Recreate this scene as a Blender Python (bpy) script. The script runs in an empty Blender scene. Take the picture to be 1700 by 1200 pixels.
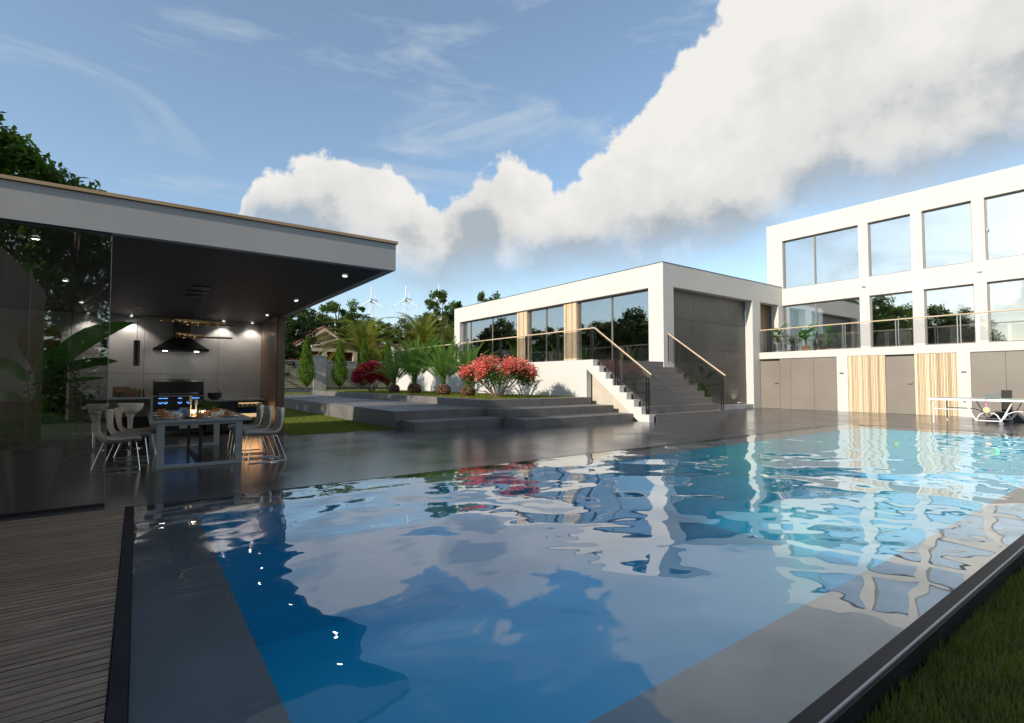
import bpy, bmesh, math, random
import numpy as np
from mathutils import Vector, Matrix, Euler
R = math.radians
scn = bpy.context.scene
COL = scn.collection
# ------------------------------------------------------------ camera
cd = bpy.data.cameras.new("camera"); cam = bpy.data.objects.new("camera", cd); COL.objects.link(cam)
cam.location = (0, 0, 1.3)
cam.rotation_euler = (R(90 + 2.16), 0, -R(36.12))
cd.sensor_width = 36; cd.lens = 36 * 851 / 1700
cd.clip_start = 0.05; cd.clip_end = 3000
scn.camera = cam
# ------------------------------------------------------------ light
SUN = Vector((-2.52, -0.32, 1.13)).normalized()          # direction towards the sun
SEL = math.asin(SUN.z); SAZ = math.atan2(SUN.x, SUN.y)
sl = bpy.data.lights.new("sun", 'SUN'); sl.energy = 3.9; sl.angle = R(0.6); sl.color = (1, .90, .77)
so = bpy.data.objects.new("sun", sl); COL.objects.link(so)
so.rotation_euler = SUN.to_track_quat('Z', 'Y').to_euler(); so.location = (-30, -4, 20)
scn.view_settings.view_transform = 'Standard'; scn.view_settings.look = 'None'
scn.view_settings.gamma = 1; scn.view_settings.exposure = 0.45
scn.view_settings.use_curve_mapping = False
# ------------------------------------------------------------ node helper
class NT:
    def __init__(s, tree): s.t = tree; s.t.nodes.clear()
    def n(s, typ, **kw):
        nd = s.t.nodes.new(typ)
        for k, v in kw.items():
            if k.startswith('i_'):
                key = k[2:]; key = int(key) if key.isdigit() else key.replace('_', ' ')
                s.put(nd.inputs[key], v)
            else: setattr(nd, k, v)
        return nd
    def put(s, sock, v):
        if isinstance(v, bpy.types.NodeSocket): s.t.links.new(v, sock)
        elif isinstance(v, bpy.types.Node): s.t.links.new(v.outputs[0], sock)
        else: sock.default_value = v
    def m(s, op, a, b=None, c=None, clamp=False):
        nd = s.t.nodes.new('ShaderNodeMath'); nd.operation = op; nd.use_clamp = clamp
        s.put(nd.inputs[0], a)
        if b is not None: s.put(nd.inputs[1], b)
        if c is not None: s.put(nd.inputs[2], c)
        return nd.outputs[0]
    def vm(s, op, a, b=None):
        nd = s.t.nodes.new('ShaderNodeVectorMath'); nd.operation = op
        s.put(nd.inputs[0], a)
        if b is not None: s.put(nd.inputs[1], b)
        return nd.outputs[0]
    def noise(s, vec, scale, detail=4, rough=.55, dist=0):
        nd = s.n('ShaderNodeTexNoise', i_Scale=scale, i_Detail=detail, i_Roughness=rough, i_Distortion=dist)
        if vec is not None: s.put(nd.inputs['Vector'], vec)
        return nd.outputs['Fac']
    def ramp(s, fac, stops, interp='LINEAR'):
        nd = s.t.nodes.new('ShaderNodeValToRGB'); cr = nd.color_ramp; cr.interpolation = interp
        while len(cr.elements) < len(stops): cr.elements.new(.5)
        for e, (p, c) in zip(cr.elements, stops):
            e.position = p; e.color = (*c, 1) if len(c) == 3 else c
        s.put(nd.inputs[0], fac); return nd.outputs[0]
    def mix(s, f, a, b, mode='MIX'):
        nd = s.t.nodes.new('ShaderNodeMix'); nd.data_type = 'RGBA'; nd.blend_type = mode
        s.put(nd.inputs[0], f); s.put(nd.inputs[6], a if isinstance(a, (bpy.types.NodeSocket)) else (*a, 1))
        s.put(nd.inputs[7], b if isinstance(b, (bpy.types.NodeSocket)) else (*b, 1)); return nd.outputs[2]
    def step(s, x, a, b):
        nd = s.n('ShaderNodeMapRange', interpolation_type='SMOOTHSTEP')
        s.put(nd.inputs[0], x); s.put(nd.inputs[1], a); s.put(nd.inputs[2], b); return nd.outputs[0]
# ------------------------------------------------------------ sky
w = bpy.data.worlds.new("World"); scn.world = w; w.use_nodes = True
def build_sky():
    T = NT(w.node_tree)
    out = T.n('ShaderNodeOutputWorld')
    sky = T.n('ShaderNodeTexSky', sky_type='NISHITA', sun_disc=False, sun_elevation=SEL, sun_rotation=SAZ,
              air_density=1.0, dust_density=.7, ozone_density=.55, altitude=100)
    tc = T.n('ShaderNodeTexCoord').outputs['Generated']
    sep = T.n('ShaderNodeSeparateXYZ', i_0=tc)
    x, y, z = sep.outputs
    az = T.m('MULTIPLY', T.m('ARCTAN2', x, y), 57.2958)
    el = T.m('MULTIPLY', T.m('ARCSINE', z), 57.2958)
    def curve(pts):
        nd = T.n('ShaderNodeFloatCurve'); c = nd.mapping.curves[0]
        P = [((a + 180) / 360, e / 60) for a, e in pts]
        c.points[0].location = P[0]; c.points[1].location = P[-1]
        for p in P[1:-1]: c.points.new(*p)
        for p in c.points: p.handle_type = 'VECTOR'
        nd.mapping.update()
        T.put(nd.inputs[1], T.m('DIVIDE', T.m('ADD', az, 180.), 360.))
        return T.m('MULTIPLY', nd.outputs[0], 60.)
    top = curve([(-180, 18), (-150, 24), (-115, 25), (-95, 15), (-80, 8), (-62, 5), (-45, 6), (0, 5), (6, 7), (7.6, 16), (9, 20), (12, 22), (16, 23.3), (20, 23.6), (22.5, 23.3), (25.5, 20),
                 (28, 18.6), (29.6, 21.5), (33, 23.6), (37, 24), (39.5, 23.6), (41.5, 20.5), (43, 22), (46, 25.5), (50, 28.4), (53, 31.5), (56, 34), (60, 37.5), (66, 42), (75, 48), (90, 50), (110, 40), (140, 27), (180, 18)])
    bot = curve([(-180, 9), (-140, 16), (-100, 6), (0, 6), (8, 15.5), (20, 13.5), (27, 11.5), (33, 12.5), (46, 13.5), (56, 13.5), (62, 14.5), (68, 17.5), (78, 17.5), (90, 17), (110, 12), (180, 9)])
    lump = T.noise(tc, 10, 3, .55); fine = T.noise(tc, 24, 8, .66); big = T.noise(tc, 3.0, 3, .5)
    L = T.vm('ADD', tc, tuple(SUN * .05 + Vector((0, 0, .035))))
    s1 = T.noise(tc, 8, 5, .52); s2 = T.noise(L, 8, 5, .52)
    bump = T.m('ADD', T.m('MULTIPLY', T.m('SUBTRACT', lump, .5), 9.5), T.m('MULTIPLY', T.m('SUBTRACT', fine, .5), 5.))
    bump = T.m('ADD', bump, T.m('MULTIPLY', T.m('SUBTRACT', big, .5), 3.))
    dtop = T.m('ADD', T.m('SUBTRACT', top, el), bump)
    dbot = T.m('ADD', T.m('SUBTRACT', el, bot), T.m('MULTIPLY', bump, .38))
    dens = T.m('MULTIPLY', T.step(dtop, 0., 1.15), T.step(dbot, -4.0, 4.0))
    rel = T.m('DIVIDE', T.m('SUBTRACT', el, bot), T.m('MINIMUM', T.m('SUBTRACT', top, bot), 13.))
    f2 = T.noise(L, 24, 8, .66)
    sh = T.m('ADD', rel, T.m('MULTIPLY', T.m('SUBTRACT', s1, s2), 1.7))
    sh = T.m('ADD', sh, T.m('MULTIPLY', T.m('SUBTRACT', fine, f2), .35))
    sh = T.m('ADD', sh, T.m('MULTIPLY', T.m('SUBTRACT', big, .5), 1.3))
    sh = T.m('ADD', sh, T.m('MULTIPLY', T.step(dtop, 4., 0.), .25))
    ccol = T.ramp(sh, [(0, (.31, .35, .385)), (.16, (.41, .43, .445)), (.4, (.54, .54, .53)), (.8, (.61, .60, .58)), (1.0, (.65, .635, .61))])
    # thin high wisps
    mp = T.n('ShaderNodeMapping', i_Vector=tc); mp.inputs['Scale'].default_value = (1.2, 3.2, 7); mp.inputs['Rotation'].default_value = (.3, .25, .9)
    wn = T.noise(mp.outputs[0], 1.7, 8, .6, .6)
    wisp = T.m('MULTIPLY', T.step(wn, .44, .76), .6)
    wisp = T.m('MULTIPLY', wisp, T.step(el, 2., 9.))
    low = T.m('MULTIPLY', T.m('SUBTRACT', 1., T.step(el, 0., 20.)), .42)
    wisp = T.m('MAXIMUM', wisp, T.m('MAXIMUM', low, .10))
    skyc = T.mix(1., sky.outputs[0], (.92, 1.02, 1.06), 'MULTIPLY')
    hz = T.mix(wisp, skyc, (3.3, 3.7, 4.0))
    b1 = T.n('ShaderNodeBackground', i_Color=hz, i_Strength=.138)
    b2 = T.n('ShaderNodeBackground', i_Color=ccol, i_Strength=1.0)
    mx = T.n('ShaderNodeMixShader', i_0=dens, i_1=b1.outputs[0], i_2=b2.outputs[0])
    T.put(out.inputs[0], mx)
build_sky()
# ------------------------------------------------------------ materials
def mat(name, base=(.5, .5, .5), rough=.5, metal=0, spec=None, emit=None, estr=0, fn=None, trans=0):
    m = bpy.data.materials.new(name); m.use_nodes = True
    T = NT(m.node_tree); out = T.n('ShaderNodeOutputMaterial')
    p = T.n('ShaderNodeBsdfPrincipled'); T.put(out.inputs[0], p)
    p.inputs['Base Color'].default_value = (*base, 1); p.inputs['Roughness'].default_value = rough; p.inputs['Metallic'].default_value = metal
    if spec is not None: p.inputs['Specular IOR Level'].default_value = spec
    if emit: p.inputs['Emission Color'].default_value = (*emit, 1); p.inputs['Emission Strength'].default_value = estr
    if fn: fn(T, p, out)
    return m
def obj_co(T): return T.n('ShaderNodeTexCoord').outputs['Object']
def wpos(T): return T.n('ShaderNodeNewGeometry').outputs['Position']
def stretch(T, co, sc):
    mp = T.n('ShaderNodeMapping', i_Vector=co); mp.inputs['Scale'].default_value = sc; return mp.outputs[0]
def bumpn(T, h, s, d=.01): return T.n('ShaderNodeBump', i_Strength=s, i_Distance=d, i_Height=h).outputs[0]
def noisy(c1, c2, scale, detail=5, bump=0, bd=.004, sc=(1, 1, 1), lo=.35, hi=.65, rr=None):
    def f(T, p, out):
        co = stretch(T, wpos(T), sc)
        n = T.noise(co, scale, detail, .6)
        T.put(p.inputs['Base Color'], T.ramp(n, [(lo, c1), (hi, c2)]))
        if bump: T.put(p.inputs['Normal'], bumpn(T, T.noise(co, scale * 3, 6, .6), bump, bd))
        if rr: T.put(p.inputs['Roughness'], T.n('ShaderNodeMapRange', i_0=n, i_1=.3, i_2=.7, i_3=rr[0], i_4=rr[1]).outputs[0])
    return f
M = {}
def plasterf(T, p, out):
    co = wpos(T); a = T.noise(co, .6, 6, .6); st = T.noise(stretch(T, co, (5, 5, .35)), 1.5, 6, .65)
    c = T.ramp(a, [(.3, (.545, .53, .50)), (.7, (.59, .573, .542))])
    T.put(p.inputs['Base Color'], T.mix(T.m('MULTIPLY', T.step(st, .5, .8), .22), c, (.50, .48, .44)))
    T.put(p.inputs['Normal'], bumpn(T, T.noise(co, 30, 6, .6), .12, .002))
M['plaster'] = mat('white_plaster', rough=.75, spec=.25, fn=plasterf)
M['fascia'] = mat('painted_fascia', rough=.7, spec=.3, fn=noisy((.43, .42, .405), (.47, .46, .445), 1.1, 6, .1, .002))
M['soffit'] = mat('dark_soffit', rough=.6, spec=.3, fn=noisy((.06, .062, .066), (.075, .076, .08), 2, 5))
M['capwood'] = mat('cap_wood', rough=.5, fn=noisy((.42, .27, .14), (.55, .38, .21), 6, 6, sc=(.2, 4, 4)))
M['rail'] = mat('rail_wood', rough=.4, fn=noisy((.50, .38, .25), (.62, .49, .34), 8, 5, sc=(3, .3, 3)))
def slatf(c1, c2, c3, ax):
    def f(T, p, out):
        co = wpos(T); s = T.n('ShaderNodeSeparateXYZ', i_0=co)
        a = s.outputs[ax]; cell = T.m('FLOOR', T.m('MULTIPLY', a, 17.))
        wn = T.n('ShaderNodeTexWhiteNoise', noise_dimensions='1D', i_W=cell).outputs[0]
        g = T.noise(stretch(T, co, (14, 14, .7)), 3, 6, .6)
        isl = T.n('ShaderNodeNewGeometry').outputs['Random Per Island']
        c = T.ramp(T.m('ADD', T.m('MULTIPLY', g, .45), T.m('MULTIPLY', isl, .6)), [(.2, c1), (.5, c2), (.85, c3)])
        T.put(p.inputs['Base Color'], c)
    return f
M['slat'] = mat('light_slat_wood', rough=.55, fn=slatf((.42, .30, .17), (.66, .52, .34), (.80, .69, .50), 1))
M['slatdark'] = mat('dark_slat_wood', rough=.5, fn=slatf((.075, .045, .03), (.15, .095, .065), (.22, .15, .10), 1))
M['walnut'] = mat('walnut_panel', rough=.5, fn=slatf((.16, .10, .06), (.28, .18, .11), (.36, .25, .16), 0))
M['grey'] = mat('grey_panel', rough=.45, fn=noisy((.195, .172, .147), (.222, .197, .169), .7, 5))
M['greydark'] = mat('charcoal_panel', rough=.4, fn=noisy((.072, .067, .062), (.092, .086, .079), .7, 5))
M['joint'] = mat('dark_joint', (.02, .02, .02), .8)
M['metal'] = mat('dark_bronze', (.045, .042, .04), .35, .7)
M['frame'] = mat('window_frame', (.19, .175, .155), .45, .3)
M['chrome'] = mat('chrome', (.75, .75, .77), .12, 1)
M['steel'] = mat('brushed_steel', (.45, .46, .47), .3, 1)
M['black'] = mat('black_satin', (.018, .018, .019), .35)
M['graphite'] = mat('graphite', (.045, .046, .048), .4, .3)
M['brass'] = mat('brass', (.30, .19, .085), .45, .6)
M['whitegloss'] = mat('white_gloss', (.78, .78, .78), .18)
M['whitepot'] = mat('white_china', (.8, .79, .77), .2)
M['tabletop'] = mat('table_lacquer', (.36, .40, .42), .12)
M['cushion'] = mat('seat_shell', rough=.5, fn=noisy((.50, .47, .44), (.56, .53, .50), 9, 4))
M['sofa'] = mat('cream_fabric', rough=.9, fn=noisy((.62, .59, .54), (.70, .67, .62), 9, 5, .2))
M['pink'] = mat('pink_rubber', (.8, .15, .5), .5)
M['paddle'] = mat('paddle_wood', (.72, .50, .26), .5)
M['ppgreen'] = mat('table_green', (.22, .33, .24), .4)
M['bottle'] = mat('bottle_glass', (.03, .045, .015), .1)
M['terracotta'] = mat('terracotta', (.34, .16, .09), .7)
M['cabinet'] = mat('cabinet_panel', rough=.4, fn=noisy((.47, .46, .455), (.51, .50, .495), 1, 4))
M['leather'] = mat('taupe_panel', rough=.5, fn=noisy((.20, .165, .145), (.23, .19, .17), 2, 4))
M['board'] = mat('chopping_wood', rough=.55, fn=noisy((.26, .15, .08), (.36, .22, .12), 5, 5, sc=(.5, 1, 5)))
M['food'] = mat('pancake', rough=.7, fn=noisy((.42, .22, .09), (.62, .40, .20), 30, 3))
M['bread'] = mat('bread', rough=.8, fn=noisy((.22, .11, .05), (.36, .20, .10), 25, 3))
M['berry'] = mat('berry', (.5, .02, .03), .3)
M['flame'] = mat('flame', (1, .6, .2), emit=(1, .62, .25), estr=22)
M['led'] = mat('lamp_disc', (1, 1, 1), emit=(1, .95, .88), estr=26)
M['ledw'] = mat('warm_strip', (1, .8, .5), emit=(1, .68, .33), estr=1.3)
M['ledb'] = mat('blue_dial', (.2, .5, 1), emit=(.10, .36, 1), estr=3)
M['beige'] = mat('beige_render', rough=.8, fn=noisy((.46, .41, .33), (.52, .47, .39), 2, 5))
M['redwall'] = mat('red_wall', rough=.8, fn=noisy((.30, .07, .045), (.38, .10, .06), 3, 5))
M['cream'] = mat('cream_trim', rough=.7, fn=noisy((.66, .56, .42), (.74, .64, .50), 3, 5))
def tilef(T, p, out):
    s = T.n('ShaderNodeSeparateXYZ', i_0=wpos(T))
    wv = T.m('FRACT', T.m('MULTIPLY', s.outputs[2], 6.))
    n = T.noise(wpos(T), 5, 5)
    T.put(p.inputs['Base Color'], T.mix(T.step(wv, .0, .25), (.06, .02, .015), T.ramp(n, [(.3, (.17, .06, .04)), (.7, (.28, .11, .075))])))
M['rooftile'] = mat('roof_tile', rough=.8, fn=tilef)
M['greyroof'] = mat('grey_roof', rough=.8, fn=noisy((.13, .13, .135), (.22, .215, .21), 4, 6))
M['fencewall'] = mat('fence_stone', rough=.85, fn=noisy((.36, .34, .31), (.52, .50, .46), 2.2, 7, .3))
M['fencebase'] = mat('fence_grey', rough=.7, fn=noisy((.11, .12, .135), (.14, .15, .165), 2, 5))
M['fenceslat'] = mat('fence_slat', rough=.6, fn=noisy((.38, .34, .22), (.50, .46, .32), 4, 5))
M['turbine'] = mat('turbine_white', (.82, .83, .85), .4)
M['tip'] = mat('turbine_blue', (.2, .5, .75), .4)
M['bark'] = mat('bark', rough=.9, fn=noisy((.045, .032, .024), (.11, .085, .065), 9, 6, .6, .02))
M['trunk2'] = mat('pale_bark', rough=.85, fn=noisy((.14, .10, .07), (.30, .23, .16), 20, 5))
M['scale'] = mat('palm_scale', rough=.8, fn=noisy((.045, .02, .012), (.22, .12, .065), 12, 3, .5, .01, lo=.42, hi=.6))
def deckf(T, p, out):
    co = wpos(T); s = T.n('ShaderNodeSeparateXYZ', i_0=co)
    n = T.noise(co, .9, 7, .6); f = T.noise(stretch(T, co, (1, 1, 1)), 7, 6, .7)
    c = T.mix(.35, T.ramp(n, [(.3, (.052, .051, .053)), (.7, (.088, .086, .086))]), T.ramp(f, [(.3, (.042, .042, .045)), (.7, (.085, .083, .083))]))
    def seam(a, off, stp):
        q = T.m('FRACT', T.m('DIVIDE', T.m('SUBTRACT', a, off), stp))
        return T.m('LESS_THAN', q, .007 / stp * 2)
    cb = T.n('ShaderNodeCombineXYZ', i_0=T.m('FLOOR', T.m('DIVIDE', T.m('SUBTRACT', s.outputs[0], .02), 2.85)), i_1=T.m('FLOOR', T.m('DIVIDE', T.m('SUBTRACT', s.outputs[1], 10.3), 2.87)))
    tv = T.n('ShaderNodeTexWhiteNoise', noise_dimensions='2D', i_Vector=cb.outputs[0]).outputs[0]
    c = T.mix(T.m('MULTIPLY', tv, .22), c, (.10, .095, .09))
    sm = T.m('MAXIMUM', seam(s.outputs[0], .02, 2.85), seam(s.outputs[1], 10.3, 2.87))
    T.put(p.inputs['Base Color'], T.mix(sm, c, (.012, .012, .013)))
    T.put(p.inputs['Roughness'], T.n('ShaderNodeMapRange', i_0=n, i_1=.3, i_2=.7, i_3=.14, i_4=.25).outputs[0])
    T.put(p.inputs['Normal'], bumpn(T, T.noise(stretch(T, co, (1.5, 9, 1)), 2, 3), .012, .01))
M['deck'] = mat('polished_deck', rough=.2, spec=.75, fn=deckf)
def stepf(T, p, out):
    co = wpos(T); s = T.n('ShaderNodeSeparateXYZ', i_0=co); n = T.noise(co, 1.6, 8, .65); st = T.noise(stretch(T, co, (3, 3, .6)), 1.2, 6, .6)
    c = T.ramp(n, [(.32, (.108, .102, .095)), (.68, (.172, .163, .152))]); c = T.mix(T.m('MULTIPLY', T.step(st, .48, .75), .45), c, (.075, .07, .064))
    q = T.m('LESS_THAN', T.m('FRACT', T.m('DIVIDE', s.outputs[0], 1.466)), .006); q2 = T.m('LESS_THAN', T.m('FRACT', T.m('DIVIDE', s.outputs[1], 1.9)), .005)
    c = T.mix(T.m('MAXIMUM', q, q2), c, (.03, .028, .026)); T.put(p.inputs['Base Color'], c)
    T.put(p.inputs['Roughness'], T.n('ShaderNodeMapRange', i_0=n, i_1=.3, i_2=.7, i_3=.42, i_4=.7).outputs[0]); T.put(p.inputs['Normal'], bumpn(T, T.noise(co, 40, 5, .6), .2, .003))
M['step'] = mat('step_concrete', rough=.6, fn=stepf)

def stairf(T, p, out):
    n = T.noise(wpos(T), 60, 3, .6); b = T.noise(wpos(T), 1.2, 4)
    T.put(p.inputs['Base Color'], T.mix(.4, T.ramp(n, [(.35, (.12, .112, .105)), (.65, (.21, .198, .185))]), T.ramp(b, [(.3, (.14, .132, .125)), (.7, (.185, .175, .165))])))
M['stair'] = mat('speckled_granite', rough=.55, fn=stairf)
M['shelf'] = mat('shelf_stone', rough=.5, fn=noisy((.115, .11, .12), (.20, .195, .205), 1.0, 8, lo=.3, hi=.7))
M['curb'] = mat('black_curb', rough=.6, spec=.2, fn=noisy((.016, .016, .018), (.026, .026, .03), 3, 5))
M['arris_highlight'] = mat('painted_edge_highlight', (.42, .41, .40), .5)  # pale strip colour paints the highlight along the curb's outer edge
def basinf(T, p, out):
    n = T.noise(wpos(T), .5, 3)
    T.put(p.inputs['Base Color'], T.ramp(n, [(.3, (.0, .34, .56)), (.7, (.0, .37, .60))]))
M['basin'] = mat('basin_blue', rough=.5, fn=basinf)
def boardf(T, p, out):
    co = wpos(T); s = T.n('ShaderNodeSeparateXYZ', i_0=co)
    cell = T.m('FLOOR', T.m('MULTIPLY', s.outputs[1], 1 / .062))
    wn = T.n('ShaderNodeTexWhiteNoise', noise_dimensions='1D', i_W=cell).outputs[0]
    g = T.noise(stretch(T, co, (.8, 14, 1)), 4, 7, .65)
    c = T.ramp(g, [(.3, (.12, .087, .060)), (.5, (.32, .24, .17)), (.75, (.54, .43, .33))])
    T.put(p.inputs['Base Color'], T.mix(T.m('MULTIPLY', wn, .5), c, (.14, .10, .07)))
    T.put(p.inputs['Normal'], bumpn(T, g, .3, .003))
M['boards'] = mat('deck_boards', rough=.45, fn=boardf)
def grassf(c1, c2, c3, sc=2.):
    def f(T, p, out):
        n = T.noise(wpos(T), sc, 6, .7); n2 = T.noise(wpos(T), 45, 3)
        T.put(p.inputs['Base Color'], T.mix(.5, T.ramp(n, [(.3, c1), (.6, c2), (.8, c3)]), T.ramp(n2, [(.3, c1), (.7, c3)])))
    return f
M['soil'] = mat('lawn_ground', rough=.9, fn=grassf((.03, .045, .012), (.045, .07, .015), (.07, .10, .02)))
M['grass'] = mat('grass_blade', rough=.55, spec=.2)
M['earth'] = mat('earth', rough=.9, fn=grassf((.035, .03, .022), (.03, .045, .014), (.05, .06, .02)))

def leafmat(name, c1, c2, tr=.45, sc=3., rough=.5, spec=.3):
    m = bpy.data.materials.new(name); m.use_nodes = True
    T = NT(m.node_tree); out = T.n('ShaderNodeOutputMaterial')
    n = T.noise(wpos(T), sc, 3, .7)
    rnd = T.n('ShaderNodeNewGeometry').outputs['Random Per Island']
    c = T.mix(T.m('MULTIPLY', T.m('ADD', T.ramp(n, [(.35, (0, 0, 0)), (.65, (1, 1, 1))]), rnd), .5), c1, c2)
    p = T.n('ShaderNodeBsdfPrincipled', i_Base_Color=c, i_Roughness=rough); p.inputs['Specular IOR Level'].default_value = spec
    t = T.n('ShaderNodeBsdfTranslucent', i_Color=T.mix(.7, c, tuple(min(1, q * 1.5) for q in c2)))
    T.put(out.inputs[0], T.n('ShaderNodeMixShader', i_0=tr, i_1=p.outputs[0], i_2=t.outputs[0]))
    return m
M['leaf'] = leafmat('tree_leaf', (.032, .055, .014), (.09, .15, .028))
M['leafdark'] = leafmat('dark_tree_leaf', (.022, .042, .014), (.06, .10, .024))
M['leafbig'] = leafmat('bright_tree_leaf', (.03, .065, .012), (.09, .16, .02))
M['palm'] = leafmat('palm_leaf', (.06, .085, .015), (.25, .27, .045), spec=.1)
M['cycad'] = leafmat('cycad_leaf', (.04, .11, .02), (.14, .25, .045), spec=.12)
M['rachis'] = leafmat('cycad_stalk', (.10, .14, .02), (.20, .24, .05))
M['thuja'] = leafmat('thuja_leaf', (.05, .11, .012), (.13, .23, .025))
M['redleaf'] = leafmat('red_leaf', (.16, .01, .016), (.36, .02, .04))
M['flower'] = leafmat('coral_flower', (.70, .09, .07), (.92, .28, .22), .3)
M['shrub'] = leafmat('shrub_leaf', (.03, .075, .015), (.09, .16, .03))
M['broad'] = leafmat('broad_leaf', (.035, .13, .02), (.09, .25, .04), spec=.5, rough=.35)
M['olive'] = leafmat('olive_leaf', (.13, .12, .04), (.19, .17, .06))
M['blade'] = leafmat('grass_blades', (.06, .09, .010), (.24, .27, .03), .3, 5.)
M['bladedark'] = leafmat('grass_blades_long', (.035, .06, .012), (.22, .24, .04), .35, 4.)

def glassmat(name, tint, refl, rough=0.0, gcol=(1, 1, 1), fres=True):
    m = bpy.data.materials.new(name); m.use_nodes = True
    T = NT(m.node_tree); out = T.n('ShaderNodeOutputMaterial')
    t = T.n('ShaderNodeBsdfTransparent', i_Color=(*tint, 1)); g = T.n('ShaderNodeBsdfGlossy', i_Color=(*gcol, 1), i_Roughness=rough)
    fac = refl
    if fres:
        lw = T.n('ShaderNodeLayerWeight', i_Blend=.25)
        fac = T.m('ADD', refl, T.m('MULTIPLY', lw.outputs['Facing'], .5 * (1 - refl)), clamp=True)
    T.put(out.inputs[0], T.n('ShaderNodeMixShader', i_0=fac, i_1=t.outputs[0], i_2=g.outputs[0]))
    return m
M['glass_house'] = glassmat('coated_window_glass', (.80, .82, .82), .50, gcol=(.97, .98, 1))
M['glass_low'] = glassmat('tinted_window_glass', (.50, .51, .52), .38, gcol=(.95, .97, 1))
M['glass_pav'] = glassmat('pavilion_glass', (.80, .81, .81), .18, gcol=(.9, .93, .95))
M['glass_rail'] = glassmat('railing_glass', (.74, .74, .745), .03)
M['glass_clear'] = glassmat('clear_railing_glass', (.88, .89, .90), .05)
M['jar'] = glassmat('jar_glass', (.92, .92, .90), .12)
M['glass_oven'] = glassmat('cooler_glass', (.7, .7, .7), .08)

def watermat():
    m = bpy.data.materials.new('pool_water'); m.use_nodes = True
    T = NT(m.node_tree); out = T.n('ShaderNodeOutputMaterial')
    co = wpos(T)
    rot = T.n('ShaderNodeMapping', i_Vector=co); rot.inputs['Rotation'].default_value = (0, 0, R(36)); rot.inputs['Scale'].default_value = (1.0, 1.15, 1)
    a = T.noise(rot.outputs[0], .74, 1.3, .4, .3)
    b = T.noise(stretch(T, co, (1, 1.3, 1)), 2.6, 1.0, .4, .3)
    h = T.m('ADD', a, T.m('MULTIPLY', b, .08))
    nrm = T.n('ShaderNodeBump', i_Strength=1.0, i_Distance=.062, i_Height=h).outputs[0]
    t = T.n('ShaderNodeBsdfTransparent', i_Color=(.86, .95, .97, 1))
    g = T.n('ShaderNodeBsdfGlossy', i_Color=(.95, .98, 1, 1), i_Roughness=0.0, i_Normal=nrm)
    fr = T.n('ShaderNodeLayerWeight', i_Blend=.5, i_Normal=nrm)
    fr = T.m('MINIMUM', T.m('ADD', T.m('MULTIPLY', T.m('POWER', fr.outputs['Facing'], 3.8), 1.12), .010), .62)
    T.put(out.inputs[0], T.n('ShaderNodeMixShader', i_0=fr, i_1=t.outputs[0], i_2=g.outputs[0]))
    return m
M['water'] = watermat()

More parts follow.
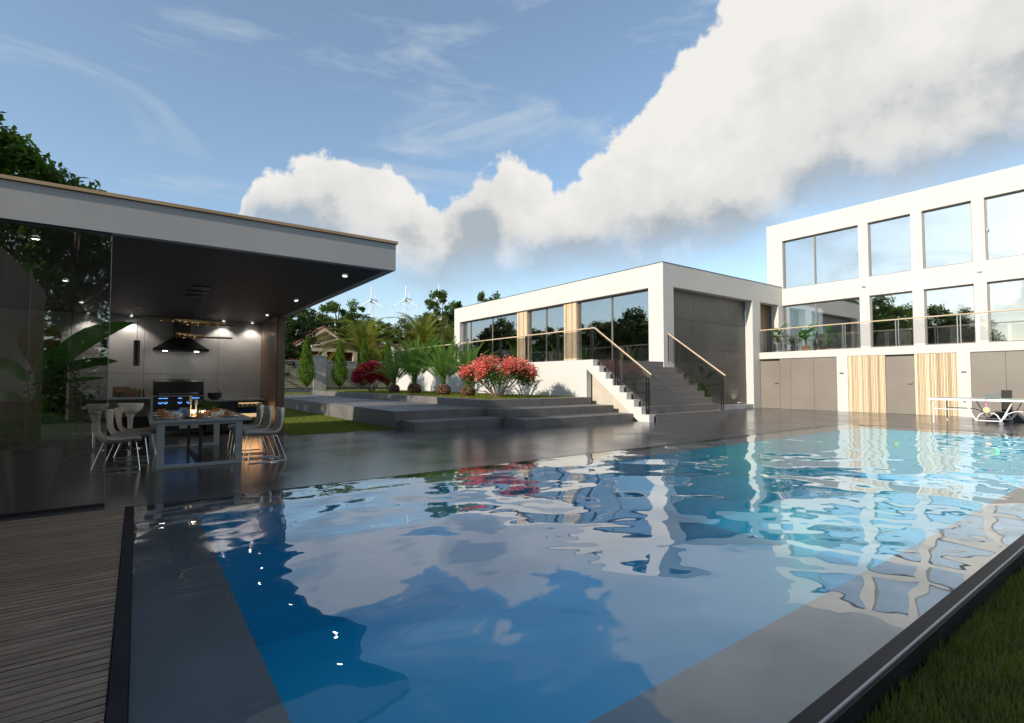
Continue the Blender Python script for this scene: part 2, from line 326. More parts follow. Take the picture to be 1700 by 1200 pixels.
# ------------------------------------------------------------ mesh helper
W = {}
class MB:
    def __init__(s): s.b = bmesh.new(); s.mi = 0
    def _f(s, vs):
        try: f = s.b.faces.new(vs)
        except ValueError: return None
        f.material_index = s.mi; return f
    def box(s, x0, x1, y0, y1, z0, z1, mt=None):
        v = [s.b.verts.new(p) for p in ((x0, y0, z0), (x1, y0, z0), (x1, y1, z0), (x0, y1, z0), (x0, y0, z1), (x1, y0, z1), (x1, y1, z1), (x0, y1, z1))]
        if mt is not None:
            for q in v: q.co = mt @ q.co
        for q in ((0, 3, 2, 1), (4, 5, 6, 7), (0, 1, 5, 4), (1, 2, 6, 5), (2, 3, 7, 6), (3, 0, 4, 7)): s._f([v[i] for i in q])
        return s
    def obox(s, c, dims, rz=0, rx=0, ry=0):
        mt = Matrix.Translation(c) @ Euler((rx, ry, rz)).to_matrix().to_4x4()
        a, b, d = (q / 2 for q in dims); return s.box(-a, a, -b, b, -d, d, mt)
    def quad(s, *pts): s._f([s.b.verts.new(p) for p in pts]); return s
    def prism(s, poly, axis, a0, a1):
        def P(u, v, a): return {'x': (a, u, v), 'y': (u, a, v), 'z': (u, v, a)}[axis]
        A = [s.b.verts.new(P(u, v, a0)) for u, v in poly]; B = [s.b.verts.new(P(u, v, a1)) for u, v in poly]
        s._f(A); s._f(B[::-1]); n = len(poly)
        for i in range(n): s._f([A[i], B[i], B[(i + 1) % n], A[(i + 1) % n]])
        return s
    def tube(s, pts, r, seg=8, cap=True):
        pts = [Vector(p) for p in pts]; rs = r if isinstance(r, (list, tuple)) else [r] * len(pts)
        rings = []; up = None
        for i, p in enumerate(pts):
            d = (pts[min(i + 1, len(pts) - 1)] - pts[max(i - 1, 0)]).normalized()
            if up is None: up = Vector((0, 0, 1)) if abs(d.z) < .9 else Vector((1, 0, 0))
            a = d.cross(up).normalized(); b = a.cross(d).normalized(); up = b
            rings.append([s.b.verts.new(p + (a * math.cos(t) + b * math.sin(t)) * rs[i]) for t in (2 * math.pi * k / seg for k in range(seg))])
        for i in range(len(rings) - 1):
            for k in range(seg): s._f([rings[i][k], rings[i][(k + 1) % seg], rings[i + 1][(k + 1) % seg], rings[i + 1][k]])
        if cap: s._f(rings[0][::-1]); s._f(rings[-1])
        return s
    def lathe(s, prof, c=(0, 0, 0), seg=20, sx=1, sy=1):
        rings = []
        for r, z in prof:
            if r < 1e-5: rings.append([s.b.verts.new((c[0], c[1], c[2] + z))])
            else: rings.append([s.b.verts.new((c[0] + r * sx * math.cos(2 * math.pi * k / seg), c[1] + r * sy * math.sin(2 * math.pi * k / seg), c[2] + z)) for k in range(seg)])
        for A, B in zip(rings, rings[1:]):
            for k in range(seg):
                k2 = (k + 1) % seg
                q = [A[k % len(A)], A[k2 % len(A)], B[k2 % len(B)], B[k % len(B)]]
                u = []
                for v in q:
                    if v not in u: u.append(v)
                if len(u) > 2: s._f(u)
        return s
    def cyl(s, c, r, h, seg=16): return s.lathe([(0, 0), (r, 0), (r, h), (0, h)], c, seg)
    def build(s, name, m, parent=None, smooth=False, bevel=0, mods=None):
        me = bpy.data.meshes.new(name)
        if parent is not None and W.get(parent.name) is not None:
            bmesh.ops.translate(s.b, verts=s.b.verts, vec=-W[parent.name])
        bmesh.ops.recalc_face_normals(s.b, faces=s.b.faces)
        s.b.to_mesh(me); s.b.free()
        for q in (m if isinstance(m, list) else [m]): me.materials.append(q)
        if smooth:
            me.polygons.foreach_set('use_smooth', [True] * len(me.polygons))
            me.set_sharp_from_angle(angle=R(40))
        o = bpy.data.objects.new(name, me); COL.objects.link(o)
        if parent is not None: o.parent = parent; W[o.name] = W.get(parent.name, Vector())
        else: W[o.name] = Vector()
        if bevel:
            b = o.modifiers.new('bevel', 'BEVEL'); b.width = bevel; b.segments = 2; b.limit_method = 'ANGLE'
        return o
def thing(name, label, cat, loc=(0, 0, 0), group=None, world=True):
    o = bpy.data.objects.new(name, None); COL.objects.link(o); o.location = loc; o.empty_display_size = .1
    o['label'] = label; o['category'] = cat
    if group: o['group'] = group
    W[o.name] = Vector(loc) if world else Vector(); return o
def tag(o, label, cat, group=None):
    o['label'] = label; o['category'] = cat
    if group: o['group'] = group
    return o
def struct(o): o['kind'] = 'structure'; return o
def dup(root, loc, rz=None, label=None, sc=None, group=None):
    r = root.copy(); COL.objects.link(r); r.location = loc
    if rz is not None: r.rotation_euler = (0, 0, rz)
    if sc is not None: r.scale = sc if isinstance(sc, tuple) else (sc, sc, sc)
    if label: r['label'] = label
    if group: r['group'] = group
    for ch in list(root.children):
        c = ch.copy(); COL.objects.link(c); c.parent = r
        for g in list(ch.children):
            d = g.copy(); COL.objects.link(d); d.parent = c
    return r
def quads(name, V, F, m, parent=None, mi=None, smooth=False):
    me = bpy.data.meshes.new(name); V = np.asarray(V, np.float32); F = np.asarray(F, np.int32)
    if parent is not None and W.get(parent.name) is not None: V = V - np.array(W[parent.name], np.float32)
    me.vertices.add(len(V)); me.vertices.foreach_set('co', V.ravel())
    n, k = F.shape; me.loops.add(n * k); me.loops.foreach_set('vertex_index', F.ravel())
    me.polygons.add(n); me.polygons.foreach_set('loop_start', np.arange(0, n * k, k, dtype=np.int32))
    for q in (m if isinstance(m, list) else [m]): me.materials.append(q)
    if mi is not None: me.polygons.foreach_set('material_index', np.asarray(mi, np.int32))
    me.update(calc_edges=True)
    o = bpy.data.objects.new(name, me); COL.objects.link(o)
    if parent is not None: o.parent = parent; W[o.name] = W.get(parent.name, Vector())
    return o
def leaves(C, size, rng, up=.3, asp=.55):
    """rhombic leaf cards at centres C"""
    n = len(C); d = rng.normal(size=(n, 3)); d /= np.linalg.norm(d, axis=1)[:, None]
    q = rng.normal(size=(n, 3)); q[:, 2] += up * 2; nrm = q / np.linalg.norm(q, axis=1)[:, None]
    t = np.cross(nrm, d); t /= np.linalg.norm(t, axis=1)[:, None] + 1e-9; b = np.cross(nrm, t)
    s = size * rng.uniform(.6, 1.3, (n, 1))
    V = np.stack([C - t * s, C - b * s * asp + nrm * s * .15, C + t * s, C + b * s * asp + nrm * s * .15], 1).reshape(-1, 3)
    return V, np.arange(4 * n).reshape(n, 4)

# ============================================================ SETTING
g = MB()
for x0, x1, y0, y1 in ((-400, 0, -400, 600), (17.6, 600, -400, 600), (0, 17.6, -400, .93), (0, 17.6, 6.7, 600)):
    g.quad((x0, y0, -.13), (x1, y0, -.13), (x1, y1, -.13), (x0, y1, -.13))
struct(g.build('ground', M['earth']))
PX0, PX1, PY0, PY1 = 0.0, 17.4, 1.0, 6.65         # water film
BX0, BX1, BY0, BY1 = .52, 16.85, 1.50, 6.06       # basin
d = MB()
for x0, x1, y0, y1 in ((-8, 24.3, PY1, 13.05), (PX1, 24.3, .9, PY1), (17.4, 24.3, 13.05, 13.4), (-8, 2.95, 13.05, 16)):
    d.quad((x0, y0, 0), (x1, y0, 0), (x1, y1, 0), (x0, y1, 0))
d.quad((-8, PY1, 0), (PX1, PY1, 0), (PX1, PY1, -.3), (-8, PY1, -.3))
d.quad((PX1, PY1, 0), (PX1, .9, 0), (PX1, .9, -.3), (PX1, PY1, -.3))
struct(d.build('pool_deck', M['deck']))
b = MB()
zs = -.05
for x0, x1, y0, y1 in ((PX0, BX0, PY0, PY1), (BX1, PX1, PY0, PY1), (BX0, BX1, PY0, BY0), (BX0, BX1, BY1, PY1)):
    b.quad((x0, y0, zs), (x1, y0, zs), (x1, y1, zs), (x0, y1, zs))
b.mi = 1
zb = -1.5
b.quad((BX0, BY0, zb), (BX1, BY0, zb), (BX1, BY1, zb), (BX0, BY1, zb))
for p, q in (((BX0, BY0), (BX1, BY0)), ((BX1, BY0), (BX1, BY1)), ((BX1, BY1), (BX0, BY1)), ((BX0, BY1), (BX0, BY0))):
    b.quad((*p, zs), (*q, zs), (*q, zb), (*p, zb))
struct(b.build('pool_basin', [M['shelf'], M['basin']]))
def added_pool_lamp(x, y, dx, dy, e, label):  # assumed lamps, added to give the far water its turquoise glow
    o = bpy.data.objects.new('added_pool_lamp', None); COL.objects.link(o); o.location = (x, y, -.42); o['label'] = label; o['category'] = 'added pool lamp'; o['group'] = 'underwater lamps added to the far pool walls for a turquoise glow'
    W[o.name] = Vector(o.location)
    a = MB(); a.tube([(x, y, -.42), (x + dx * .03, y + dy * .03, -.42)], .09, 18); a.build('rim', M['steel'], o, True)
    a = MB(); a.tube([(x + dx * .031, y + dy * .031, -.42), (x + dx * .036, y + dy * .036, -.42)], .05, 18); a.build('lens', M['added_poolled'], o, True)
    ld = bpy.data.lights.new('added_pool_light', 'POINT'); ld.energy = e; ld.color = (.03, 1, .42); ld.shadow_soft_size = .04
    lo = bpy.data.objects.new('added_pool_light', ld); COL.objects.link(lo); lo.parent = o; lo.location = (dx * .9, dy * .9, -.05)
M['added_poolled'] = mat('added_pool_lamp_lens', (.2, .5, .5), emit=(.3, 1, .8), estr=.08)
added_pool_lamp(11.3, BY1, 0, -1, 17, 'added round underwater lamp in the long pool wall below the stairs')
added_pool_lamp(BX1, 5.2, -1, 0, 12, 'added round underwater lamp in the short pool wall before the house doors')
added_pool_lamp(BX1, 3.2, -1, 0, 12, 'added round underwater lamp in the short pool wall before the ping pong table')
wt = MB(); wt.quad((PX0, PY0, -.004), (PX1, PY0, -.004), (PX1, PY1 - .003, -.004), (PX0, PY1 - .003, -.004))
struct(wt.build('water', M['water']))
c = MB()
c.box(-.07, -.004, -3, PY1 - .01, -.16, .006)
c.box(.0, 20, .925, .995, -.16, .004); c.mi = 1
c.box(.0, 20, .915, .925, -.16, .006); c.mi = 0
c.box(.0, 20, .90, .915, -.4, -.004)
struct(c.build('pool_curb', [M['curb'], M['arris_highlight']]))
wd = MB(); yy = PY1 - .012; rr = random.Random(3)
while yy > -3:
    wd.box(-6, -.075, yy - .052, yy, -.05, rr.uniform(-.001, .001)); yy -= .062
struct(wd.build('wood_deck', M['boards']))
# raised concrete terrace with steps
s = MB()
s.prism([(5.62, 13.05), (8.6, 13.05), (8.6, 12.0), (13.015, 12.0), (13.015, 13.04), (8.61, 13.04), (8.61, 34), (5.62, 34)], 'z', -.1, .48)
s.prism([(5.77, 12.15), (8.6, 12.15), (8.6, 11.15), (13.015, 11.15), (13.015, 11.99), (8.59, 11.99), (8.59, 13.04), (5.77, 13.04)], 'z', -.1, .24)
s.prism([(8.62, 13.05), (13.015, 13.05), (13.015, 13.5), (9.0, 13.5), (9.0, 32.6), (8.62, 32.6)], 'z', -.1, .72)
struct(s.build('stepped_terrace', M['step'], bevel=.012))
# lawns
l = MB(); l.quad((2.95, 13.05, .0), (5.62, 13.05, .0), (5.62, 34, .0), (2.95, 34, .0))
l.quad((9.0, 13.5, .70), (13.02, 13.5, .70), (13.02, 32.6, .70), (9.0, 32.6, .70))
l.quad((2.0, 34, .50), (40, 34, .50), (40, 37, .50), (2.0, 37, .50))
l.quad((8.61, 32.6, .46), (40, 32.6, .46), (40, 34, .50), (8.61, 34, .50))
struct(l.build('lawn_ground', M['soil']))
def grass(name, regions, n, hgt, wid, m, seed, z=0):
    rng = np.random.default_rng(seed); A = np.array([(r[1] - r[0]) * (r[3] - r[2]) for r in regions]); Ps = []
    for r, a in zip(regions, A):
        k = int(n * a / A.sum()); zz = r[4] if len(r) > 4 else z
        Ps.append(np.stack([rng.uniform(r[0], r[1], k), rng.uniform(r[2], r[3], k), np.full(k, zz)], 1))
    P = np.concatenate(Ps); k = len(P)
    a = rng.uniform(0, 6.28, k); dr = np.stack([np.cos(a), np.sin(a), np.zeros(k)], 1); sd = np.stack([-dr[:, 1], dr[:, 0], np.zeros(k)], 1)
    h = hgt * rng.uniform(.45, 1.3, (k, 1)); ln = h * rng.uniform(.1, .8, (k, 1)); w_ = wid * rng.uniform(.6, 1.2, (k, 1))
    up = np.array([0, 0, 1.])
    mid = P + up * h * .6 + dr * ln * .35; tip = P + up * h + dr * ln
    V = np.stack([P - sd * w_, P + sd * w_, mid + sd * w_ * .7, mid - sd * w_ * .7, tip], 1).reshape(-1, 3)
    i = np.arange(k)[:, None] * 5
    F = np.concatenate([i + np.array([0, 1, 2, 2]) , i + np.array([0, 2, 3, 3])], 0)
    T3 = np.concatenate([i + np.array([0, 1, 2]), i + np.array([0, 2, 3]), i + np.array([3, 2, 4])], 0)
    o = quads(name, V, T3, m); o['kind'] = 'stuff'; o['label'] = 'short green grass'; o['category'] = 'grass'; return o
grass('grass', [(1.9, 8.5, -.3, .895)], 60000, .065, .0028, M['bladedark'], 1, -.13)
grass('grass', [(2.97, 5.6, 13.07, 26, 0)], 70000, .045, .006, M['blade'], 2)
grass('grass', [(9.0, 12.9, 13.5, 32.6, .7), (4, 22, 32.7, 36, .5)], 40000, .06, .010, M['blade'], 4)

# ============================================================ PAVILION
pv = thing('pool_pavilion', 'flat roofed grey outdoor kitchen pavilion with wood capped fascia and glass front', 'pavilion', (-1, 11, 0))
WZ = 2.86
f = MB(); f.box(-9, 2.92, 6.80, 6.92, WZ, 3.235); f.box(2.80, 2.92, 6.92, 15.6, WZ, 3.235)
f.build('fascia', M['fascia'], pv)
f = MB(); f.box(-9, 2.80, 6.92, 15.6, WZ + .004, WZ + .1); f.build('ceiling', M['soffit'], pv)
f = MB(); f.box(-9, 2.76, 6.98, 15.5, 3.0, 3.2); f.build('roof', M['greydark'], pv)
f = MB(); f.box(-9, 2.945, 6.775, 6.93, 3.239, 3.275); f.box(2.79, 2.945, 6.93, 15.62, 3.239, 3.275); f.build('roof_cap', M['capwood'], pv)
f = MB(); f.box(-9, 2.93, 6.79, 6.93, 3.2352, 3.2388); f.build('cap_shadow_gap', M['joint'], pv)
# back wall with panel seams
f = MB()
seam_x = [-3.3, -1.58, .11, 1.68, 2.76]
xs = [-6] + seam_x
for i in range(len(xs) - 1):
    for z0, z1 in ((0, 1.466), (1.472, WZ)):
        f.box(xs[i] + .003, xs[i + 1] - .003, 15.3, 15.34, z0, z1)
f.build('wall_panels', M['cabinet'], pv)
f = MB(); f.box(-6, 2.8, 15.345, 15.5, 0, WZ); f.build('wall', M['joint'], pv)
f = MB(); y = 13.42
while y < 15.28: f.box(2.70, 2.885, y, y + .052, 0.001, WZ - .001); y += .058
f.build('slat_wall', M['slatdark'], pv)
f = MB(); f.box(2.74, 2.90, 13.40, 13.418, 0.001, WZ - .002); f.build('end_panel', M['slatdark'], pv)
f = MB(); f.box(-6, -.255, 6.835, 6.847, .03, WZ - .03); gl = f.build('glass_pane', M['glass_pav'], pv)
f = MB(); f.box(-6, -.25, 6.82, 6.86, .0, .03); f.box(-6, -.25, 6.82, 6.86, WZ - .03, WZ - .002); f.build('glass_channel', M['black'], pv)
f = MB(); f.box(-.255, -.249, 6.835, 6.847, .03, WZ - .03); f.build('glass_edge', M['steel'], pv)
# kitchen wing wall seen reflected in the glass
wg = thing('slatted_wall', 'tall wall of vertical timber slats beside the wooden deck, seen mirrored in the pavilion glass', 'wall', (-1.9, 0, 0))
f = MB(); y = -1.6
while y < 6.6: f.box(-1.75, -1.70, y, y + .05, 0, 3.32); y += .058
f.build('slats', M['slatdark'], wg)
f = MB(); f.box(-1.95, -1.76, -1.6, 6.6, 0, 3.32); f.build('wall', M['fascia'], wg)
f = MB(); f.box(-1.97, -1.69, .3, .55, 0, 3.3); f.build('pilaster', M['leather'], wg)

def downlight(loc, label, spot=0, cone=100, grp='downlights in the pavilion ceiling'):
    t = thing('downlight', label, 'ceiling light', loc, grp)
    a = MB(); a.lathe([(.032, .001), (.045, .001), (.047, -.022), (.040, -.026), (.034, -.022), (.032, .001)], loc, 14); a.build('trim_ring', M['whitegloss'], t, True)
    a = MB(); a.cyl((loc[0], loc[1], loc[2] - .012), .031, .006, 12); a.build('lens', M['led'], t)
    if spot:
        ld = bpy.data.lights.new('downlight_beam', 'SPOT'); ld.energy = spot; ld.color = (1, .90, .80); ld.spot_size = R(cone); ld.spot_blend = .5; ld.shadow_soft_size = .03
        lo = bpy.data.objects.new('downlight_beam', ld); COL.objects.link(lo); lo.parent = t; lo.location = (0, 0, -.035)
for x, wsp in ((2.43, 'by the outer roof edge'), (-.93, 'above the glass pane')):
    for y, q in ((7.5, 'front row near the fascia'), (10.38, 'middle row'), (13.12, 'third row from the front')):
        downlight((x, y, WZ), f'small round lit downlight {wsp}, {q}', 6, 90)
for x, q in ((2.44, 'lighting the back wall beside the dark timber slats'), (1.77, 'lighting the back wall right of the range hood'), (-.15, 'lighting the back wall left of the range hood'), (-.94, 'lighting the back wall, farthest left')):
    downlight((x, 15.1, WZ), f'small round lit downlight {q}', 19, 110)

def pendant(x, label):
    t = thing('pendant_lamp', label, 'pendant lamp', (x, 13.35, WZ), 'cylinder pendants over the bar')
    a = MB(); a.cyl((x, 13.35, WZ - .018), .055, .017, 16); a.build('canopy', M['black'], t)
    a = MB(); a.tube([(x, 13.35, WZ - .018), (x, 13.35, 2.15)], .006, 6); a.build('rod', M['black'], t)
    a = MB(); a.lathe([(0, 2.15), (.056, 2.15), (.056, 1.615), (.048, 1.615), (.046, 1.68), (0, 1.68)], (x, 13.35, 0), 20); a.build('shade', M['black'], t, True)
    a = MB(); a.lathe([(.049, 1.6145), (.0565, 1.6145), (.0565, 1.612), (.049, 1.612)], (x, 13.35, 0), 20); a.build('rim', M['brass'], t)
pendant(-.03, 'black cylinder pendant nearest the range hood'); pendant(-.57, 'middle black cylinder pendant, half behind the glass edge'); pendant(-1.08, 'leftmost black cylinder pendant behind the glass pane')
def chandelier(y, z, bars, label):
    t = thing('bar_chandelier', label, 'chandelier', (.81, y, WZ), 'brass bar chandeliers over the dining table')
    a = MB(); a.cyl((.81, y, WZ - .02), .15, .018, 24); a.build('canopy', M['black'], t)
    a = MB(); a.tube([(.81, y, WZ - .02), (.81, y, z)], .007, 6); a.build('rod', M['black'], t)
    for (off, ang, ln, dz) in bars:
        cx = .81 + off * math.cos(ang); cy = y + off * math.sin(ang)
        a = MB(); a.obox((cx, cy, z + dz), (ln, .035, .03), ang); br = a.build('bar', M['brass'], t)
        for k in range(5):
            a = MB(); u = (k - 2) * ln / 5.4; a.cyl((cx + u * math.cos(ang), cy + u * math.sin(ang), z + dz - .018), .009, .003, 8); a.build('bulb', M['ledw'], br)
chandelier(9.92, 2.24, [(.12, -.15, .78, 0), (-.12, .5, .55, .035)], 'brass bar chandelier with the nearest round black canopy')
chandelier(10.45, 2.06, [(.13, -.2, .85, 0), (-.14, .75, .55, .03)], 'lowest brass bar chandelier on the middle canopy')
chandelier(10.99, 2.38, [(-.15, .1, .95, 0), (.18, .4, .7, .02)], 'highest brass bar chandelier on the farthest canopy')

# range hood
t = thing('range_hood', 'dark metal pyramid range hood above the barbecue', 'range hood', (.86, 15, 2.03))
a = MB()
def frust(a, x0, x1, y0, y1, z0, X0, X1, Y0, Y1, z1):
    v = [a.b.verts.new(p) for p in ((x0, y0, z0), (x1, y0, z0), (x1, y1, z0), (x0, y1, z0), (X0, Y0, z1), (X1, Y0, z1), (X1, Y1, z1), (X0, Y1, z1))]
    for q in ((0, 3, 2, 1), (4, 5, 6, 7), (0, 1, 5, 4), (1, 2, 6, 5), (2, 3, 7, 6), (3, 0, 4, 7)): a._f([v[i] for i in q])
frust(a, .30, 1.40, 14.75, 15.29, 2.09, .68, 1.03, 15.05, 15.29, 2.37); a.build('canopy', M['graphite'], t)
a = MB(); a.box(.28, 1.42, 14.73, 15.29, 2.03, 2.087); a.build('rim', M['graphite'], t, bevel=.004)
a = MB(); a.box(.68, 1.03, 15.05, 15.29, 2.372, WZ); a.build('chimney', M['greydark'], t)
for x in (.52, 1.17):
    a = MB(); a.cyl((x, 14.95, 2.022), .045, .006, 14); a.build('lamp', M['led'], t)

# barbecue
t = thing('barbecue_grill', 'built-in black barbecue with steel lid bar and blue glowing knobs', 'barbecue', (.8, 14.6, 0))
a = MB(); a.box(.29, 1.32, 14.55, 15.25, .12, .925); a.build('body', M['black'], t, bevel=.006)
a = MB(); a.prism([(14.52, .955), (14.50, 1.05), (14.62, 1.28), (14.72, 1.34), (15.2, 1.34), (15.2, .955)], 'x', .30, 1.31); a.build('lid', M['graphite'], t, bevel=.01)
a = MB(); a.box(.27, 1.34, 14.51, 15.22, .93, .952); a.build('shelf_edge', M['steel'], t)
a = MB(); a.tube([(.40, 14.42, 1.0), (1.2, 14.42, 1.0)], .012, 10); a.tube([(.44, 14.42, 1.0), (.44, 14.51, 1.0)], .008, 6); a.tube([(1.16, 14.42, 1.0), (1.16, 14.51, 1.0)], .008, 6)
a.build('lid_handle', M['steel'], t, True)
a = MB(); a.box(.30, 1.31, 14.53, 14.548, .72, .9); a.build('control_panel', M['graphite'], t)
for x in (.44, .54, .82, 1.0, 1.18):
    a = MB(); a.tube([(x, 14.528, .80), (x, 14.49, .80)], .024, 14); k = a.build('knob', M['steel'], t, True)
    a = MB(); seg = [(x + .036 * math.cos(u), 14.521, .80 + .036 * math.sin(u)) for u in np.linspace(math.pi, 2 * math.pi, 9)]; a.tube(seg, .004, 6); a.build('glow_ring', M['ledb'], k)
for x0, x1 in ((.41, .48), (.5, .58), (.79, .86), (1.03, 1.22)):
    a = MB(); a.box(x0, x1, 14.522, 14.529, .884, .892); a.build('indicator_light', M['ledb'], t)
ld = bpy.data.lights.new('panel_glow', 'AREA'); ld.energy = .14; ld.color = (.15, .4, 1); ld.size = .7; ld.size_y = .04; ld.shape = 'RECTANGLE'
lo = bpy.data.objects.new('panel_glow', ld); COL.objects.link(lo); lo.parent = t; lo.location = (0, -.13, .74); lo.rotation_euler = (R(-70), 0, 0)
a = MB(); a.box(.31, .80, 14.56, 14.565, .16, .66); a.box(.82, 1.30, 14.545, 14.549, .16, .66); a.build('cabinet_doors', M['cabinet'], t)
# base cabinet at right with cooler
t = thing('kitchen_cabinet', 'dark base cabinet with grey worktop at the back wall', 'cabinet', (2, 14.8, 0))
a = MB(); a.box(1.35, 2.69, 14.48, 15.29, .79, .83); a.build('worktop', M['tabletop'], t, bevel=.003)
a = MB(); a.box(1.37, 1.69, 14.53, 15.25, .06, .785); a.box(1.70, 2.02, 14.53, 15.25, .06, .785); a.build('doors', M['black'], t, bevel=.004)
a = MB(); a.box(2.66, 2.69, 14.5, 15.25, 0, .785); a.build('side_panel', M['tabletop'], t)
t = thing('wine_cooler', 'glass fronted wine cooler with warm lit bottle shelves', 'wine cooler', (2.35, 14.8, 0))
a = MB(); a.box(2.035, 2.065, 14.54, 15.2, .06, .78); a.box(2.625, 2.65, 14.54, 15.2, .06, .78); a.box(2.066, 2.624, 15.1, 15.2, .06, .78); a.box(2.066, 2.624, 14.54, 15.1, .06, .09); a.box(2.066, 2.624, 14.54, 15.1, .75, .78); a.build('case', M['black'], t)
for z in (.28, .47, .62):
    a = MB(); a.box(2.07, 2.62, 14.6, 15.08, z, z + .018); sh = a.build('shelf', M['board'], t)
    for k in range(5):
        a = MB(); x = 2.13 + k * .105; a.tube([(x, 14.62, z + .062), (x, 14.9, z + .062)], .036, 10); a.tube([(x, 14.9, z + .062), (x, 15.02, z + .062)], .014, 8); a.build('wine_bottle', M['bottle'], sh)
a = MB(); a.box(2.07, 2.62, 15.06, 15.07, .66, .74); a.box(2.07, 2.62, 15.06, 15.07, .31, .45); a.build('light_strip', M['ledw'], t)
a = MB(); a.box(2.066, 2.624, 14.52, 14.528, .07, .775); a.build('door_glass', M['glass_oven'], t)
ld = bpy.data.lights.new('cooler_light', 'AREA'); ld.energy = 1.3; ld.color = (1, .5, .2); ld.size = .5; ld.size_y = .4; ld.shape = 'RECTANGLE'
lo = bpy.data.objects.new('cooler_light', ld); COL.objects.link(lo); lo.parent = t; lo.location = (-.0, -.42, .5); lo.rotation_euler = (R(-75), 0, 0)
t = thing('salad_bowl', 'dark deep bowl with a wooden spoon on the right worktop', 'bowl', (1.57, 14.8, .832))
a = MB(); a.lathe([(0, 0), (.09, 0), (.15, .07), (.165, .17), (.157, .17), (.14, .08), (.07, .015), (0, .015)], (1.57, 14.8, .832), 24); a.build('bowl', M['graphite'], t, True)
a = MB(); a.tube([(1.58, 14.8, .90), (1.68, 14.78, 1.06)], [.008, .016], 8); a.build('spoon', M['board'], t, True)
# bar counter at left
t = thing('bar_counter', 'pale stone bar counter with waterfall end and taupe front', 'bar counter', (-1, 13, 0))
a = MB(); a.box(-4, .26, 12.75, 13.7, .93, .97); a.box(.22, .26, 12.75, 13.7, 0, .929); a.build('countertop', M['tabletop'], t, bevel=.003)
a = MB(); a.box(-4, .218, 13.16, 13.2, .56, .928); a.build('front_panel', M['leather'], t)
a = MB(); a.box(-4, .218, 13.3, 13.65, .02, .928); a.build('base', M['black'], t)
def prop(name, label, cat, build, m, smooth=True, group=None, bevel=0):
    a = MB(); build(a); o = a.build(name, m, None, smooth, bevel); tag(o, label, cat, group); return o
t = thing('wooden_crate', 'wooden chopping boards and tray leaning on the bar counter', 'tray', (-.15, 13.5, .972))
a = MB(); a.box(-.37, .0, 13.52, 13.55, .972, 1.15); a.build('tray', M['board'], t, bevel=.004)
a = MB(); a.box(-.42, -.12, 13.56, 13.59, .972, 1.18); a.build('back_board', M['board'], t, bevel=.004)
prop('storage_jar', 'short black ribbed jar in front of the wooden tray', 'jar', lambda a: a.lathe([(0, 0), (.065, 0), (.07, .02), (.07, .1), (.062, .105), (0, .105)], (-.29, 13.42, .972), 20), M['graphite'])
for x, q in ((.035, 'left'), (.105, 'right')):
    t = thing('oil_bottle', f'slim dark green bottle on the bar counter, {q} one of the pair', 'bottle', (x, 13.4, .972), 'bottles on the bar')
    a = MB(); a.lathe([(0, 0), (.026, 0), (.028, .01), (.028, .1), (.012, .135), (.011, .165), (0, .165)], (x, 13.4, .972), 14); a.build('glass', M['bottle'], t, True)
    a = MB(); a.cyl((x, 13.4, 1.1375), .013, .012, 10); a.build('cap', M['brass'], t)
t = thing('kitchen_scale', 'round faced kitchen scale behind the glass pane on the bar', 'scale', (-.75, 13.3, .972))
a = MB(); a.box(-.83, -.67, 13.25, 13.38, .972, 1.02); a.build('base', M['tabletop'], t, bevel=.01)
a = MB(); a.tube([(-.75, 13.24, 1.06), (-.75, 13.27, 1.06)], .07, 24); a.build('dial', M['whitepot'], t)
# stools
def stool(x, label):
    t = thing('bar_stool', label, 'bar stool', (x, 12.4, 0), 'white bar stools')
    a = MB(); a.lathe([(0, .66), (.05, .655), (.12, .69), (.19, .76), (.215, .86), (.20, .865), (.17, .79), (.10, .745), (0, .74)], (x, 12.4, 0), 28); a.build('seat', M['whitegloss'], t, True)
    a = MB(); a.lathe([(.085, .665), (.05, .60), (.04, .45), (.038, .30)], (x, 12.4, 0), 18); a.build('stem', M['whitegloss'], t, True)
    a = MB(); a.lathe([(.024, .30), (.024, .06), (.05, .035), (.21, .012), (.215, .001), (0, .001)], (x, 12.4, 0), 26); a.build('base', M['chrome'], t, True)
stool(-.10, 'white tulip bar stool beside the waterfall end of the bar'); stool(-.64, 'white tulip bar stool behind the glass pane edge'); 
# dining table
t = thing('dining_table', 'grey lacquered dining table on flat frame legs set for breakfast', 'dining table', (.8, 10.6, 0))
a = MB(); a.box(.15, 1.48, 9.12, 12.15, .675, .72); a.build('tabletop', M['tabletop'], t, bevel=.004)
for y0 in (9.17, 12.0):
    a = MB(); a.box(.24, .34, y0, y0 + .06, .0, .672); a.box(1.27, 1.37, y0, y0 + .06, .0, .672); a.box(.34, 1.27, y0, y0 + .06, .002, .05); a.box(.34, 1.27, y0, y0 + .06, .63, .671)
    a.build('leg_frame', M['tabletop'], t, bevel=.002)
a = MB(); a.box(.80, .85, 9.5, 9.54, .05, .672); a.box(.80, .85, 11.8, 11.84, .05, .672); a.box(.80, .85, 9.5, 11.84, .003, .049); a.build('centre_frame', M['graphite'], t)
